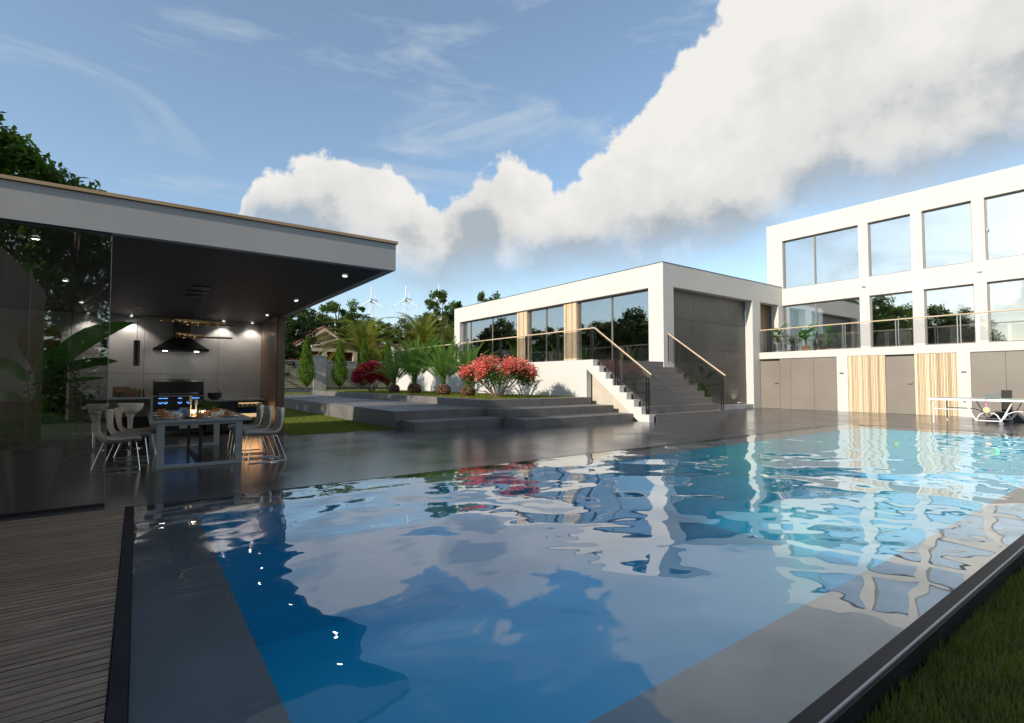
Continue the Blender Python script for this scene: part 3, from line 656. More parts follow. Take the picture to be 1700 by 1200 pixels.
# chairs
def chair(x, y, rz, label):
    t = thing('dining_chair', label, 'chair', (0, 0, 0), 'shell dining chairs', False)
    me = bmesh.new(); prof = [(.27, .425), (.24, .455), (.10, .445), (-.08, .43), (-.18, .45), (-.235, .52), (-.265, .66), (-.285, .80), (-.29, .86)]
    NV = 9; rows = []
    for i, (px, pz) in enumerate(prof):
        row = []; back = max(0, (i - 4) / 4); hw = .235 - .05 * back ** 2 - (.03 if i == 0 else 0)
        for j in range(NV):
            u = (j / (NV - 1) - .5) * 2; lift = .06 * u * u * (1 - back); curl = .10 * u * u * back
            row.append(me.verts.new((px + curl, u * hw, pz + lift - (.02 * abs(u) ** 4 if i == len(prof) - 1 else 0))))
        rows.append(row)
    for i in range(len(rows) - 1):
        for j in range(NV - 1): me.faces.new([rows[i][j], rows[i][j + 1], rows[i + 1][j + 1], rows[i + 1][j]])
    m_ = bpy.data.meshes.new('seat_shell'); me.to_mesh(m_); me.free(); m_.materials.append(M['cushion'])
    m_.polygons.foreach_set('use_smooth', [True] * len(m_.polygons))
    o = bpy.data.objects.new('seat_shell', m_); COL.objects.link(o); o.parent = t
    sd = o.modifiers.new('thick', 'SOLIDIFY'); sd.thickness = .035; sd.offset = -1
    sb = o.modifiers.new('sub', 'SUBSURF'); sb.levels = 1; sb.render_levels = 2
    for sy in (-1, 1):
        a = MB(); a.tube([(.20, sy * .19, .415), (.25, sy * .23, .01), (.24, sy * .235, .008), (-.30, sy * .235, .008), (-.31, sy * .23, .012), (-.17, sy * .19, .415)], .0065, 7)
        a.build('leg', M['chrome'], t, True)
    a = MB(); a.tube([(.20, -.19, .412), (.20, .19, .412)], .006, 6); a.tube([(-.17, -.19, .412), (-.17, .19, .412)], .006, 6); a.tube([(-.17, -.19, .412), (.2, -.19, .412)], .006, 6); a.tube([(-.17, .19, .412), (.2, .19, .412)], .006, 6)
    a.build('seat_frame', M['chrome'], t, True)
    t.location = (x, y, 0); t.rotation_euler = (0, 0, rz); return t
ch = chair(1.68, 9.22, math.pi, 'grey shell chair nearest the pool on the right side of the table')
dup(ch, (1.62, 9.84, 0), math.pi + .04, 'grey shell chair in the middle of the row on the right side of the table')
dup(ch, (1.60, 10.50, 0), math.pi - .03, 'grey shell chair farthest from the pool on the right side of the table')
dup(ch, (-.20, 9.38, 0), .02, 'grey shell chair nearest the glass pane on the left side of the table')
dup(ch, (-.08, 10.04, 0), -.03, 'grey shell chair second from the pool on the left side of the table')
dup(ch, (.02, 10.68, 0), .03, 'grey shell chair farthest from the pool on the left side of the table')
# table setting
def plate(x, y, label, food=True):
    t = thing('plate', label, 'plate', (x, y, .7205), 'plates laid on the dining table')
    a = MB(); a.lathe([(0, 0), (.09, 0), (.135, .012), (.132, .015), (.09, .006), (0, .006)], (x, y, .7205), 24); a.build('dish', M['whitepot'], t, True)
    rn = random.Random(int(x * 100 + y * 37))
    if food:
        s_ = thing('pancake_stack', label.replace('white plate', 'stack of pancakes with berries on the plate'), 'pancakes', (x, y, .728), 'pancake stacks on the table')
        a = MB()
        for k in range(4): a.lathe([(0, 0), (.062, 0), (.066, .008), (.06, .015), (0, .015)], (x + rn.uniform(-.01, .01), y + rn.uniform(-.01, .01), .7275 + k * .016), 16)
        a.build('pancakes', M['food'], s_, True)
        a = MB()
        for k in range(9):
            q = rn.uniform(0, 6.28); r_ = rn.uniform(0, .05) if k < 6 else rn.uniform(.08, .1); z = .7925 if k < 6 else .736
            a.lathe([(0, 0), (.008, .003), (.010, .009), (.006, .016), (0, .017)], (x + r_ * math.cos(q), y + r_ * math.sin(q), z), 8)
        a.build('berries', M['berry'], s_, True)
for i, (x, y, q) in enumerate(((.36, 9.42, 'front left corner of the table'), (.82, 9.36, 'near edge of the table'), (1.22, 9.50, 'front right corner of the table'), (.34, 10.2, 'left side of the table'), (1.2, 10.4, 'right side of the table'), (.36, 11.0, 'far left side of the table'), (1.18, 11.3, 'far right side of the table'))):
    plate(x, y, f'white plate at the {q}')
def cup(x, y, label, sq=True):
    t = thing('cup', label, 'cup', (x, y, .7205), 'white cups on the table')
    a = MB(); a.lathe([(0, .001), (.06, .001), (.065, .006), (0, .008)], (x, y, .7205), 18); a.build('saucer', M['whitepot'], t, True)
    a = MB(); a.lathe([(0, .009), (.040, .009), (.048, .02), (.052, .075), (.047, .075), (.043, .025), (0, .02)], (x, y, .7205), 18); a.build('cup_body', M['whitepot'], t, True)
    a = MB(); a.tube([(x + .048, y, .775), (x + .075, y, .77), (x + .075, y, .75), (x + .046, y, .745)], .005, 6); a.build('handle', M['whitepot'], t, True)
for x, y, q in ((.52, 9.5, 'beside the front left plate'), (.50, 9.95, 'second on the left side'), (1.02, 9.55, 'beside the near centre plate'), (1.0, 10.1, 'behind the front cup at right'), (.95, 10.9, 'beyond the candles at right')):
    cup(x, y, f'white cup on a saucer {q}')
for x, y, h, q in ((.70, 9.75, .26, 'tall'), (.77, 9.72, .20, 'short')):
    t = thing('candlestick', f'{q} white candlestick among the dishes at the table centre', 'candlestick', (x, y, .7205), 'candlesticks')
    a = MB(); a.lathe([(0, 0), (.035, 0), (.03, .01), (.009, .02), (.009, h), (.028, h + .005), (.028, h + .012), (0, h + .012)], (x, y, .7205), 16); a.build('holder', M['whitepot'], t, True)
    a = MB(); a.cyl((x, y, .7335 + h), .017, .06, 12); a.build('candle', M['cream'], t, True)
def jar(x, y, h, label):
    t = thing('candle_jar', label, 'candle jar', (x, y, .7205), 'lit candle jars')
    a = MB(); a.lathe([(0, 0), (.045, 0), (.048, .01), (.048, h), (.03, h + .02)], (x, y, .7205), 18); a.build('jar', M['jar'], t, True)
    a = MB(); a.cyl((x, y, .727), .026, .05, 12); a.build('candle', M['cream'], t, True)
    a = MB(); a.lathe([(0, 0), (.007, .01), (.004, .025), (0, .035)], (x, y, .779), 8); a.build('flame', M['flame'], t, True)
    ld = bpy.data.lights.new('candle_light', 'POINT'); ld.energy = .55; ld.color = (1, .6, .28); ld.shadow_soft_size = .02
    lo = bpy.data.objects.new('candle_light', ld); COL.objects.link(lo); lo.parent = t; lo.location = (0, 0, .09)
jar(.74, 9.72, .12, 'lit candle in the left glass jar at the table centre'); jar(.86, 9.66, .10, 'lit candle in the right glass jar near the berries')
prop('jam_jar', 'dark red jam jar beside the candle jars', 'jam jar', lambda a: a.lathe([(0, 0), (.03, 0), (.032, .01), (.032, .06), (.024, .07), (.024, .08), (0, .08)], (.90, 9.80, .7205), 14), M['berry'])
prop('bread_loaf', 'round brown bread loaf at the right of the table', 'bread', lambda a: a.lathe([(0, 0), (.11, 0), (.13, .03), (.11, .08), (.05, .11), (0, .115)], (1.12, 10.0, .7205), 20, 1.1, .8), M['bread'])
prop('bread_board', 'thin wooden board at the right of the table near the loaf', 'board', lambda a: a.box(1.02, 1.36, 9.68, 9.80, .7205, .733), M['board'], False)
prop('sugar_pot', 'white tapered sugar pot beside the bread loaf', 'pot', lambda a: a.lathe([(0, 0), (.03, 0), (.05, .07), (.052, .075), (.03, .085), (.008, .095), (.008, .11), (0, .112)], (1.13, 9.74, .7205), 16), M['whitepot'])
prop('black_dish', 'shallow black dish in front of the candlesticks', 'dish', lambda a: a.lathe([(0, 0), (.07, 0), (.13, .02), (.127, .024), (.07, .006), (0, .006)], (.70, 9.46, .7205), 24), M['black'])
rng = np.random.default_rng(7)
t = thing('table_plant', 'low green herb plant in the middle of the table', 'plant', (.98, 10.5, .7205))
a = MB(); a.lathe([(0, 0), (.05, 0), (.07, .08), (.06, .08), (0, .07)], (.98, 10.5, .7205), 16); a.build('pot', M['graphite'], t, True)
C = rng.normal(size=(700, 3)) * (.10, .10, .045) + (.98, 10.5, .87); quads('foliage', *leaves(C, .018, rng), M['shrub'], t)

# ============================================================ foliage builders
def ribbon_leaf(V, F, base, az, length, rise, droop, width, fold=.25, n=9, tw=0, wprof=None):
    """broad arching leaf blade as a folded ribbon"""
    d = Vector((math.cos(az), math.sin(az), 0)); sd = Vector((-math.sin(az), math.cos(az), 0)); i0 = len(V); p = Vector(base); th = rise
    for k in range(n + 1):
        u = k / n; wv = width * (wprof(u) if wprof else math.sin(math.pi * min(1, u * .93 + .07)) ** .8)
        up = Vector((0, 0, 1)) * math.cos(th) - d * math.sin(th)
        s2 = (sd * math.cos(tw) + up * math.sin(tw))
        V += [p - s2 * wv + up * wv * fold, p, p + s2 * wv + up * wv * fold]
        if k < n: th = rise - droop * (u + 1 / n); p = p + (d * math.cos(th) + Vector((0, 0, 1)) * math.sin(th)) * length / n
    for k in range(n):
        q = i0 + k * 3; F += [[q, q + 1, q + 4, q + 3], [q + 1, q + 2, q + 5, q + 4]]
def frond(V, F, base, az, length, rise, droop, lw, pairs=26, vang=.5, rng=random, stalk=.12, leafw=.02, hang=.35):
    """pinnate frond: stalk ribbon plus paired leaflets"""
    d = Vector((math.cos(az), math.sin(az), 0)); sd = Vector((-math.sin(az), math.cos(az), 0)); p = Vector(base); n = 14; P = []
    for k in range(n + 1):
        u = k / n; th = rise - droop * u * u; P.append((p.copy(), th)); p = p + (d * math.cos(th) + Vector((0, 0, 1)) * math.sin(th)) * length / n
    for k in range(n):
        (a, t1), (b_, t2) = P[k], P[k + 1]; r0 = leafw * .8 * (1 - k / n * .7); q = len(V)
        V += [a - sd * r0, a + sd * r0, b_ + sd * r0 * .9, b_ - sd * r0 * .9]; F += [[q, q + 1, q + 2, q + 3]]
    for j in range(pairs):
        u = stalk + (1 - stalk) * (j + .5) / pairs; k = min(n - 1, int(u * n)); fr = u * n - k
        a = P[k][0].lerp(P[k + 1][0], fr); th = P[k][1]; tan = d * math.cos(th) + Vector((0, 0, 1)) * math.sin(th); up = Vector((0, 0, 1)) * math.cos(th) - d * math.sin(th)
        L_ = lw * (math.sin(math.pi * (u * .86 + .1)) ** .6) * rng.uniform(.85, 1.1)
        for sg in (-1, 1):
            dr = (sd * sg * math.cos(vang) + up * math.sin(vang) * .6 + tan * .75 + Vector((0, 0, -hang * rng.uniform(.3, 1)))).normalized()
            e = a + dr * L_; mid = a + dr * L_ * .45; wv = tan * leafw; q = len(V)
            V += [a - wv * .4, mid - wv, e, mid + wv]; F += [[q, q + 1, q + 2, q + 3]]
def mkq(name, V, F, m, parent=None): return quads(name, np.array([tuple(v) for v in V]), np.array(F), m, parent)

# cycads: short scaly trunk, arching stiff fronds
fr_mesh = []
for k in range(4):
    V, F = [], []; frond(V, F, (0, 0, 0), 0, 1.75, 1.42 - .2 * k, .55 + .22 * k, .19, 52, .9, random.Random(k), .24, .013, .03)
    o = mkq('frond', V, F, M['cycad']); fr_mesh.append(o.data); bpy.data.objects.remove(o)
def cycad(x, y, z, h, label, seed, sc=1.0):
    rn = random.Random(seed); t = thing('cycad', label, 'cycad', (x, y, z), 'row of cycads in the planting bed', False)
    a = MB(); a.lathe([(0, 0), (.17, 0), (.23, .1), (.24, .25), (.17, .38), (.06, .44), (0, .45)], (0, 0, 0), 14)
    for lv in range(7):
        for q in range(13):
            an = (q + .5 * (lv % 2)) / 13 * 2 * math.pi; r_ = [.20, .235, .25, .25, .235, .20, .14][lv]; zz = .03 + lv * .055
            a.obox((r_ * math.cos(an), r_ * math.sin(an), zz + .03), (.07, .085, .055), an, 0, -.75)
    a.build('trunk', M['scale'], t)
    a = MB()
    n = 34
    for q in range(n):
        an = q * 2.399 + rn.uniform(-.2, .2); kk = min(3, int(q / n * 4)); rad = .05
        o = bpy.data.objects.new('frond', fr_mesh[kk]); COL.objects.link(o); o.parent = t
        o.location = (rad * math.cos(an), rad * math.sin(an), .40); o.rotation_euler = (rn.uniform(-.08, .08), rn.uniform(-.12, .08), an)
        s_ = h / 1.5 * rn.uniform(.8, 1.1); o.scale = (s_, s_, s_)
        a.tube([(.03 * math.cos(an), .03 * math.sin(an), .38), (.10 * math.cos(an), .10 * math.sin(an), .40 + .42 * s_)], [.02, .01], 5)
    a.build('stalks', M['rachis'], t); t.scale = (sc,) * 3; return t
cycad(10.15, 23.7, .70, 1.45, 'small cycad beside the dark red bush, leftmost of the row', 1, .98)
cycad(10.1, 21.3, .70, 1.75, 'second cycad from the red bush, widest dark green crown', 2, 1.12)
cycad(10.0, 18.4, .70, 1.6, 'third cycad from the red bush, third in the row', 3, 1.06)
cycad(10.0, 16.5, .70, 1.5, 'cycad nearest the coral flowering bush, its fronds touching the flowers', 4, 1.0)
def bush(name, x, y, z, rad, hgt, trunkh, label, lm, fm, n, seed, cat, nf=0, ls=.05):
    rng = np.random.default_rng(seed); rn = random.Random(seed); t = thing(name, label, cat, (x, y, z))
    a = MB(); tips = []
    for k in range(13):
        an = k / 13 * 6.28 + rn.uniform(-.3, .3); r_ = rad * rn.uniform(.45, .95); zz = trunkh + (hgt - trunkh) * rn.uniform(.25, .75)
        tip = Vector((x + r_ * math.cos(an), y + r_ * math.sin(an), z + zz)); tips.append(tip)
        a.tube([(x + .06 * math.cos(an), y + .06 * math.sin(an), z), (x + r_ * .35 * math.cos(an), y + r_ * .35 * math.sin(an), z + trunkh * .8), tip], [.024, .018, .008], 6)
    a.build('stems', M['trunk2'], t)
    nc = 46; q = rng.normal(size=(nc, 3)); q /= np.linalg.norm(q, axis=1)[:, None]; q[:, 2] = np.abs(q[:, 2]) * 1.0 - .25
    q *= rng.uniform(.6, 1, (nc, 1)) ** .5
    ce = np.array([x, y, z + trunkh + (hgt - trunkh) * .35]); cc = ce + q * (rad, rad, (hgt - trunkh) * .62)
    C = cc[rng.integers(0, nc, n)] + rng.normal(size=(n, 3)) * rad * .12
    quads('foliage', *leaves(C, ls, rng, .4), lm, t)
    if nf:
        top = cc[cc[:, 2] > ce[2] - .02 * rad]; k = rng.integers(0, len(top), nf); C = top[k] + (0, 0, .1) + rng.normal(size=(nf, 3)) * (rad * .10, rad * .10, rad * .08)
        out_ = (C - ce); out_ /= np.linalg.norm(out_, axis=1)[:, None]; C = C + out_ * rad * .06
        quads('flowers', *leaves(C, ls * .9, rng, .6, .8), fm, t)
    return t
bush('flowering_bush', 10.15, 14.75, .70, 1.2, 1.38, .40, 'rounded bush covered in coral red blossom with spreading bare stems', M['shrub'], M['flower'], 8200, 11, 'bush', 11000, .040)
bush('red_bush', 10.35, 27.2, .70, .92, 1.85, .25, 'compact dark crimson leaved bush left of the cycads', M['redleaf'], M['redleaf'], 8500, 12, 'bush', 0, .06)

def thuja(x, y, z, h, label, seed, r=.45):
    rng = np.random.default_rng(seed); t = thing('thuja', label, 'conifer', (x, y, z), 'row of slender thujas by the fence')
    a = MB(); a.tube([(x, y, z), (x, y, z + h * .8)], [.045, .015], 7); a.build('trunk', M['bark'], t)
    n = 4200; u = rng.uniform(0, 1, n); rr_ = r * np.where(u < .22, (u / .22) ** .6, (1 - (u - .22) / .78) ** .72 * 1.0) * rng.uniform(.72, 1.12, n)
    an = rng.uniform(0, 6.283, n); rr_ *= 1 + .16 * np.sin(an * 5 + u * 21)
    C = np.stack([x + rr_ * np.cos(an), y + rr_ * np.sin(an), z + h * (.13 + .87 * u)], 1)
    s_ = .055; d_ = np.stack([np.cos(an) * .4, np.sin(an) * .4, np.ones(n)], 1) + rng.normal(size=(n, 3)) * .25; d_ /= np.linalg.norm(d_, axis=1)[:, None]
    sd = np.stack([-np.sin(an), np.cos(an), np.zeros(n)], 1) + rng.normal(size=(n, 3)) * .4; sd /= np.linalg.norm(sd, axis=1)[:, None]
    ss = s_ * rng.uniform(.7, 1.4, (n, 1))
    V = np.stack([C - d_ * ss, C + sd * ss * .5, C + d_ * ss * 1.5, C - sd * ss * .5], 1).reshape(-1, 3)
    quads('crown', V, np.arange(4 * n).reshape(n, 4), M['thuja'], t)
for i, (x, h, q) in enumerate(((8.55, 3.55, 'slender thuja nearest the dark timber column'), (10.62, 3.45, 'slender thuja in front of the second fence panel'), (12.2, 3.6, 'slender thuja just left of the tall gate pillar'), (13.9, 3.6, 'slender thuja just right of the tall gate pillar'), (15.75, 3.6, 'slender thuja standing behind the terrace railing'))):
    thuja(x, 33.6, .5, h, q, 20 + i, .48)
thuja(18.6, 34.2, .5, 3.6, 'slender thuja behind the railing nearest the low house', 27)

def palm(x, y, z, trunk, fl, n, label, seed, grp='date palms beyond the fence'):
    rn = random.Random(seed); t = thing('palm_tree', label, 'palm tree', (x, y, z), grp)
    a = MB(); pts = [(x, y, z), (x + .05, y, z + trunk * .5), (x, y, z + trunk)]
    a.tube(pts, [.34, .28, .3], 12)
    for k in range(60):
        an = k * 2.4; zz = z + trunk * (.1 + .9 * k / 60); a.obox((x + .3 * math.cos(an), y + .3 * math.sin(an), zz), (.12, .16, .10), an, 0, -.8)
    a.build('trunk', M['scale'], t)
    V, F = [], []
    for k in range(n):
        an = k * 2.399 + rn.uniform(-.2, .2); u = k / n
        frond(V, F, (x, y, z + trunk + .1), an, fl * rn.uniform(.85, 1.1), 1.4 - 1.15 * u, 1.35 + .35 * rn.random(), fl * .15, 60, .6, rn, .1, .032, .22)
    mkq('crown', V, F, M['palm'], t)
palm(15.2, 42, .3, 3.1, 4.2, 50, 'large date palm in front of the red roofed house', 1)
palm(20.6, 42, .3, 3.9, 4.1, 50, 'large golden green date palm right of the red roofed house', 2)
palm(25.6, 44, .3, 3.8, 4.0, 44, 'date palm partly hidden behind the low white house', 3)
palm(18.0, 46, .3, 2.2, 2.6, 34, 'smaller dark date palm between the two large palms', 4)
palm(22.6, 47, .3, 2.6, 2.8, 34, 'smaller dark date palm right of the golden green palm', 5)

def make_tree(name, label, cat, seed, h, cr, m, nl=9000, ls=.16, group=None, trunk_h=.3, squash=.8):
    """tree at origin"""
    rng = np.random.default_rng(seed); rn = random.Random(seed); t = thing(name, label, cat, (0, 0, 0), group, False)
    a = MB(); a.tube([(0, 0, 0), (.1, 0, h * .3), (-.05, .1, h * .6), (0, 0, h * .85)], [h * .03, h * .022, h * .014, .03], 9)
    nb = 16; cc = []; cz = h * (trunk_h + (1 - trunk_h) * .5); ch_ = h * (1 - trunk_h) * .5
    for k in range(nb):
        an = k * 2.4; u = rn.uniform(.1, .9); zz = h * trunk_h + h * (1 - trunk_h) * u * .8; rr_ = cr * rn.uniform(.55, .9) * math.sqrt(max(.15, 1 - ((zz - cz) / ch_) ** 2))
        tip = (rr_ * math.cos(an), rr_ * math.sin(an), zz + .12 * h)
        a.tube([(0, 0, zz - .12 * h if zz > .2 * h else h * .15), (tip[0] * .5, tip[1] * .5, zz), tip], [h * .012, h * .008, .02], 6); cc.append(tip)
    a.build('trunk', M['bark'], t)
    K = 90; q = rng.normal(size=(K, 3)); q /= np.linalg.norm(q, axis=1)[:, None]; q *= rng.uniform(.25, 1.0, (K, 1)) ** .45
    q += rng.normal(size=(K, 3)) * .06
    cen = q * (cr, cr, ch_) + (0, 0, cz); cen = np.concatenate([cen, np.array(cc)]); rs = rng.uniform(.09, .2, len(cen)) * cr
    idx = rng.integers(0, len(cen), nl); o = rng.normal(size=(nl, 3)); o /= np.linalg.norm(o, axis=1)[:, None]
    o *= rng.uniform(.3, 1.15, (nl, 1)); C = cen[idx] + o * rs[idx][:, None] * (1.15, 1.15, squash)
    quads('crown', *leaves(C, ls, rng, .35), m, t)
    return t
# big tree behind the pavilion (seen above the roof)
bt = make_tree('broadleaf_tree', 'large bright green tree rising behind the pavilion roof', 'tree', 31, 11, 4.6, M['leafbig'], 26000, .13)
bt.location = (-6.5, 21.5, 0); bt.scale = (1.03, 1.03, .96)
# trees beyond the fence
ta = make_tree('broadleaf_tree', 'tall dark tree beside the red roofed house, nearest the timber column', 'tree', 32, 9, 3.4, M['leafdark'], 16000, .13, 'trees beyond the fence', .08)
ta.location = (7.3, 38.5, 0); ta.scale = (.82, .82, .76)
tb = make_tree('broadleaf_tree', 'round topped green tree behind the red roof, left of the turbines', 'tree', 33, 10, 3.2, M['leaf'], 14000, .14, 'trees beyond the fence', .2)
tb.location = (17.2, 55, 0); tb.scale = (1, 1, 1.02)
dup(tb, (14.4, 53, 0), 1.3, 'lower green tree behind the gable of the red roofed house', (.8, .8, .84))
dup(tb, (28.6, 53, 0), 2.4, 'tall round tree standing just left of the low white house', (.9, .9, 1.2))
dup(ta, (25.2, 56, 0), 2.0, 'dark tree below the right turbine', (.9, .9, .92))
dup(ta, (21.0, 57, 0), 3.0, 'dark tree below the gap between the turbines', (.95, .95, .95))
dup(tb, (36.6, 55, 0), .5, 'tree top showing above the low white house roof', (.8, .8, 1.32))
dup(ta, (11.2, 50, 0), 4.0, 'dark tree seen under the pavilion soffit corner', (1.0, 1.0, .98))
dup(ta, (6.2, 41, 0), 4.6, 'dark tree hidden behind the timber column', (.9, .9, .75))
dup(ta, (30.5, 60, 0), 1.0, 'dark tree behind the tall round tree', (1.0, 1.0, 1.0))
dup(tb, (24.0, 62, 0), 5.0, 'distant tree behind the palms', (1.0, 1.0, .9))
# trees on the sun side, seen mirrored in the windows
G = 'trees opposite the house seen in the windows'; n = 0
for i in range(14):
    dup((ta, tb)[i % 2], (-34 + (i % 3) * 2, 22 + i * 5.2, -.1), i * 1.3, 'leafy tree across the garden mirrored in the house windows', (1.5, 1.5, 1.25), G)
for i, (x, y) in enumerate(((-16, -14), (-11, -18), (-5.5, -17), (0, -18), (5, -17), (11, -18), (-20, -9))):
    dup((ta, tb)[i % 2], (x, y, -.1), i * 1.7, 'garden tree closing the view behind the lawn, mirrored in the pavilion glass', (1.15, 1.15, .52), 'trees behind the lawn mirrored in the pavilion glass')
rs_ = random.Random(5)
for i in range(26):
    y = -34 + i * 5.0; 
    if -3 < y < 13: continue
    src = (ta, tb)[i % 2]; sc = rs_.uniform(.75, 1.12)
    dup(src, (-24 + rs_.uniform(-5, 5), y, -.1), rs_.uniform(0, 6), 'leafy tree across the garden mirrored in the house windows', (sc * 1.25, sc * 1.25, sc * 1.1), G)
dup(bt, (-1.7, -9.0, 0), 2.0, 'large spreading tree mirrored in the pavilion glass', (.72, .72, .90))
dup(ta, (-7.5, -13, 0), 2.0, 'darker tree mirrored in the pavilion glass beside the large one', (1.1, 1.1, .85))
dup(bt, (-14.5, 4.5, 0), 1.0, 'garden tree that shades the pavilion corner, mirrored in the windows', (.42, .5, .78))
dup(bt, (8.0, -9.5, 0), 3.0, 'garden tree behind the lawn mirrored in the pavilion glass', (.8, .8, .8))
hd = thing('added_hedge', 'dark hedge added behind the viewer to darken the reflection in the pavilion glass', 'hedge', (-3, -15, -.1))  # added out of view, covers the bright horizon band in the glass reflection
rng = np.random.default_rng(77); n = 26000; C = rng.uniform(size=(n, 3)) * (30, 1.2, 2.3) + (-17, -15, -.1); C[:, 2] += np.sin(C[:, 0] * 1.3) * .15
quads('foliage', *leaves(C, .12, rng), M['leaf'], hd)
# houses across the garden, mirrored in the low windows
for i, (x, y, q) in enumerate(((-17, 44, 'grey gabled house mirrored in the terrace windows, nearer one'), (-17, 58, 'grey gabled house mirrored in the terrace windows, farther one'))):
    t = thing('gabled_house', q, 'house', (x, y, 0)); a = MB(); a.box(x - 3, x + 3, y - 4, y + 4, -.1, 3); a.build('wall', M['beige'], t)
    a = MB(); a.prism([(y - 4.5, 2.9), (y + 4.5, 2.9), (y, 5.6)], 'x', x - 3.4, x + 3.4); a.build('roof', M['greyroof'], t)

# fence
t = thing('garden_fence', 'stone garden wall with grey framed slatted panels and tall pillars', 'fence', (10, 36.5, .5))
FY = 36.5
a = MB(); a.box(2, 40, FY + .28, FY + .42, .4, 2.62); a.build('wall', M['fencewall'], t)
a = MB(); a.box(2, 40, FY + .22, FY + .48, 2.624, 2.72); a.build('coping', M['fencewall'], t)
for x0, tall in ((9.75, 2.98), (15.6, 3.75)):
    a = MB(); a.box(x0, x0 + .85, FY - .02, FY + .6, .4, tall); pl = a.build('pillar', M['fencewall'], t)
    a = MB(); a.box(x0 - .06, x0 + .91, FY - .08, FY + .66, tall + .004, tall + .1); a.build('pillar_cap', M['fencewall'], pl)
x = 4.4
a0 = MB()
for k in range(8):
    x0 = 4.3 + k * 2.85
    a = MB(); a.box(x0, x0 + .30, FY, FY + .2, .4, 2.35); a.build('post', M['fencebase'], t)
    a = MB(); a.box(x0 + .304, x0 + 2.846, FY + .02, FY + .16, .45, .78); a.build('plinth', M['fencebase'], t)
    a = MB(); z = .84
    while z < 2.3: a.box(x0 + .304, x0 + 2.846, FY + .05, FY + .10, z, z + .085); z += .115
    a.build('slat_panel', M['fenceslat'], t)
a0.b.free()
# neighbour house
t = thing('neighbour_house', 'red walled house with terracotta tiled gable roof and cream trim', 'house', (14, 48, 0))
a = MB(); a.box(10.9, 24, 47.2, 56, 0, 3.9); a.build('wall', M['redwall'], t)
a = MB(); a.prism([(10.2, 4.15), (13.2, 6.15), (16.2, 4.15), (16.2, 3.95), (13.2, 5.93), (10.2, 3.95)], 'y', 46.0, 56); a.build('gable_roof', M['rooftile'], t)
a = MB(); a.prism([(47.0, 3.9), (51, 5.2), (56, 3.9)], 'x', 14.5, 24.5); a.build('main_roof', M['rooftile'], t)
a = MB(); a.prism([(10.4, 4.0), (13.2, 5.86), (16.0, 4.0)], 'y', 46.5, 46.7); a.build('gable', M['capwood'], t)
a = MB()
for sx in (-1, 1): a.prism([(13.2, 5.92), (13.2 + sx * 3.0, 3.93), (13.2 + sx * 3.0, 3.75), (13.2, 5.70)][::sx], 'y', 45.9, 45.995)
a.prism([(12.0, 4.35), (14.2, 5.05), (16.4, 4.35), (16.4, 4.2), (14.2, 4.9), (12.0, 4.2)], 'y', 45.6, 45.88)
a.box(11.9, 16.5, 45.6, 45.88, 3.85, 4.15); a.build('trim', M['cream'], t)
for x in (12.9, 15.6):
    a = MB(); a.box(x, x + .38, 45.6, 45.95, 0, 3.845); a.build('column', M['cream'], t)
for x in (11.6, 14.0):
    a = MB(); a.box(x, x + 1.1, 47.15, 47.195, 1.6, 3.1); wn_ = a.build('window', M['black'], t)
    a = MB(); a.box(x - .1, x, 47.1, 47.19, 1.5, 3.2); a.box(x + 1.1, x + 1.2, 47.1, 47.19, 1.5, 3.2); a.build('frame', M['cream'], wn_)
# turbines
def turbine(az, z, s_, label, rot=0):
    D = 92; x = D * math.sin(R(az)); y = D * math.cos(R(az)); t = thing('wind_turbine', label, 'wind turbine', (x, y, 0), 'wind turbines', True)
    a = MB(); r_ = .55
    for sx, sy in ((-1, -1), (1, -1), (1, 1), (-1, 1)): a.tube([(x + sx * .9, y + sy * .9, 0), (x + sx * .35, y + sy * .35, z - .3)], .035, 5)
    k = 0; zz = 2
    while zz < z - .5:
        q = .9 - .55 * zz / z; a.tube([(x - q, y - q, zz), (x + q, y - q, zz + .5)], .02, 4); a.tube([(x + q, y - q, zz), (x - q, y - q, zz + .5)], .02, 4); a.tube([(x - q, y - q, zz), (x - q, y + q, zz + .5)], .02, 4); zz += .9
    a.build('lattice_tower', M['turbine'], t)
    a = MB(); a.obox((x + .35, y + .25, z + .05), (1.3, .6, .55), 0); a.tube([(x + .6, y + .25, z + .3), (x + .6, y + .25, z + 1.4)], .03, 5); a.build('nacelle', M['turbine'], t, bevel=.1)
    hx, hy = x - .35, y - .55
    a = MB(); a.lathe([(0, -.25), (.25, -.15), (.3, .1), (.2, .3), (0, .35)], (hx, hy, z), 12); hb = a.build('hub', M['tip'], t, True)
    for b in range(3):
        an = math.pi / 2 + rot + b * 2 * math.pi / 3; d_ = Vector((math.cos(an) * .80, -math.cos(an) * .58, math.sin(an))); p0 = Vector((hx, hy - .1, z)); q = d_.cross(Vector((.58, .8, 0))).normalized()
        a = MB(); L_ = 2.75 * s_
        a.tube([p0, p0 + d_ * .5, p0 + d_ * L_ * .4, p0 + d_ * L_ * .92], [.07, .12, .10, .05], 6); a.build('blade', M['turbine'], t, True)
        a = MB(); a.tube([p0 + d_ * L_ * .92, p0 + d_ * L_], [.07, .04], 6); a.build('blade_tip', M['tip'], t)
turbine(20.75, 15.2, 1, 'white three bladed wind turbine nearest the pavilion roof'); turbine(24.4, 15.6, 1, 'white three bladed wind turbine over the golden palm'); turbine(27.95, 15.9, 1, 'wind turbine showing only its upright blade above the round tree')

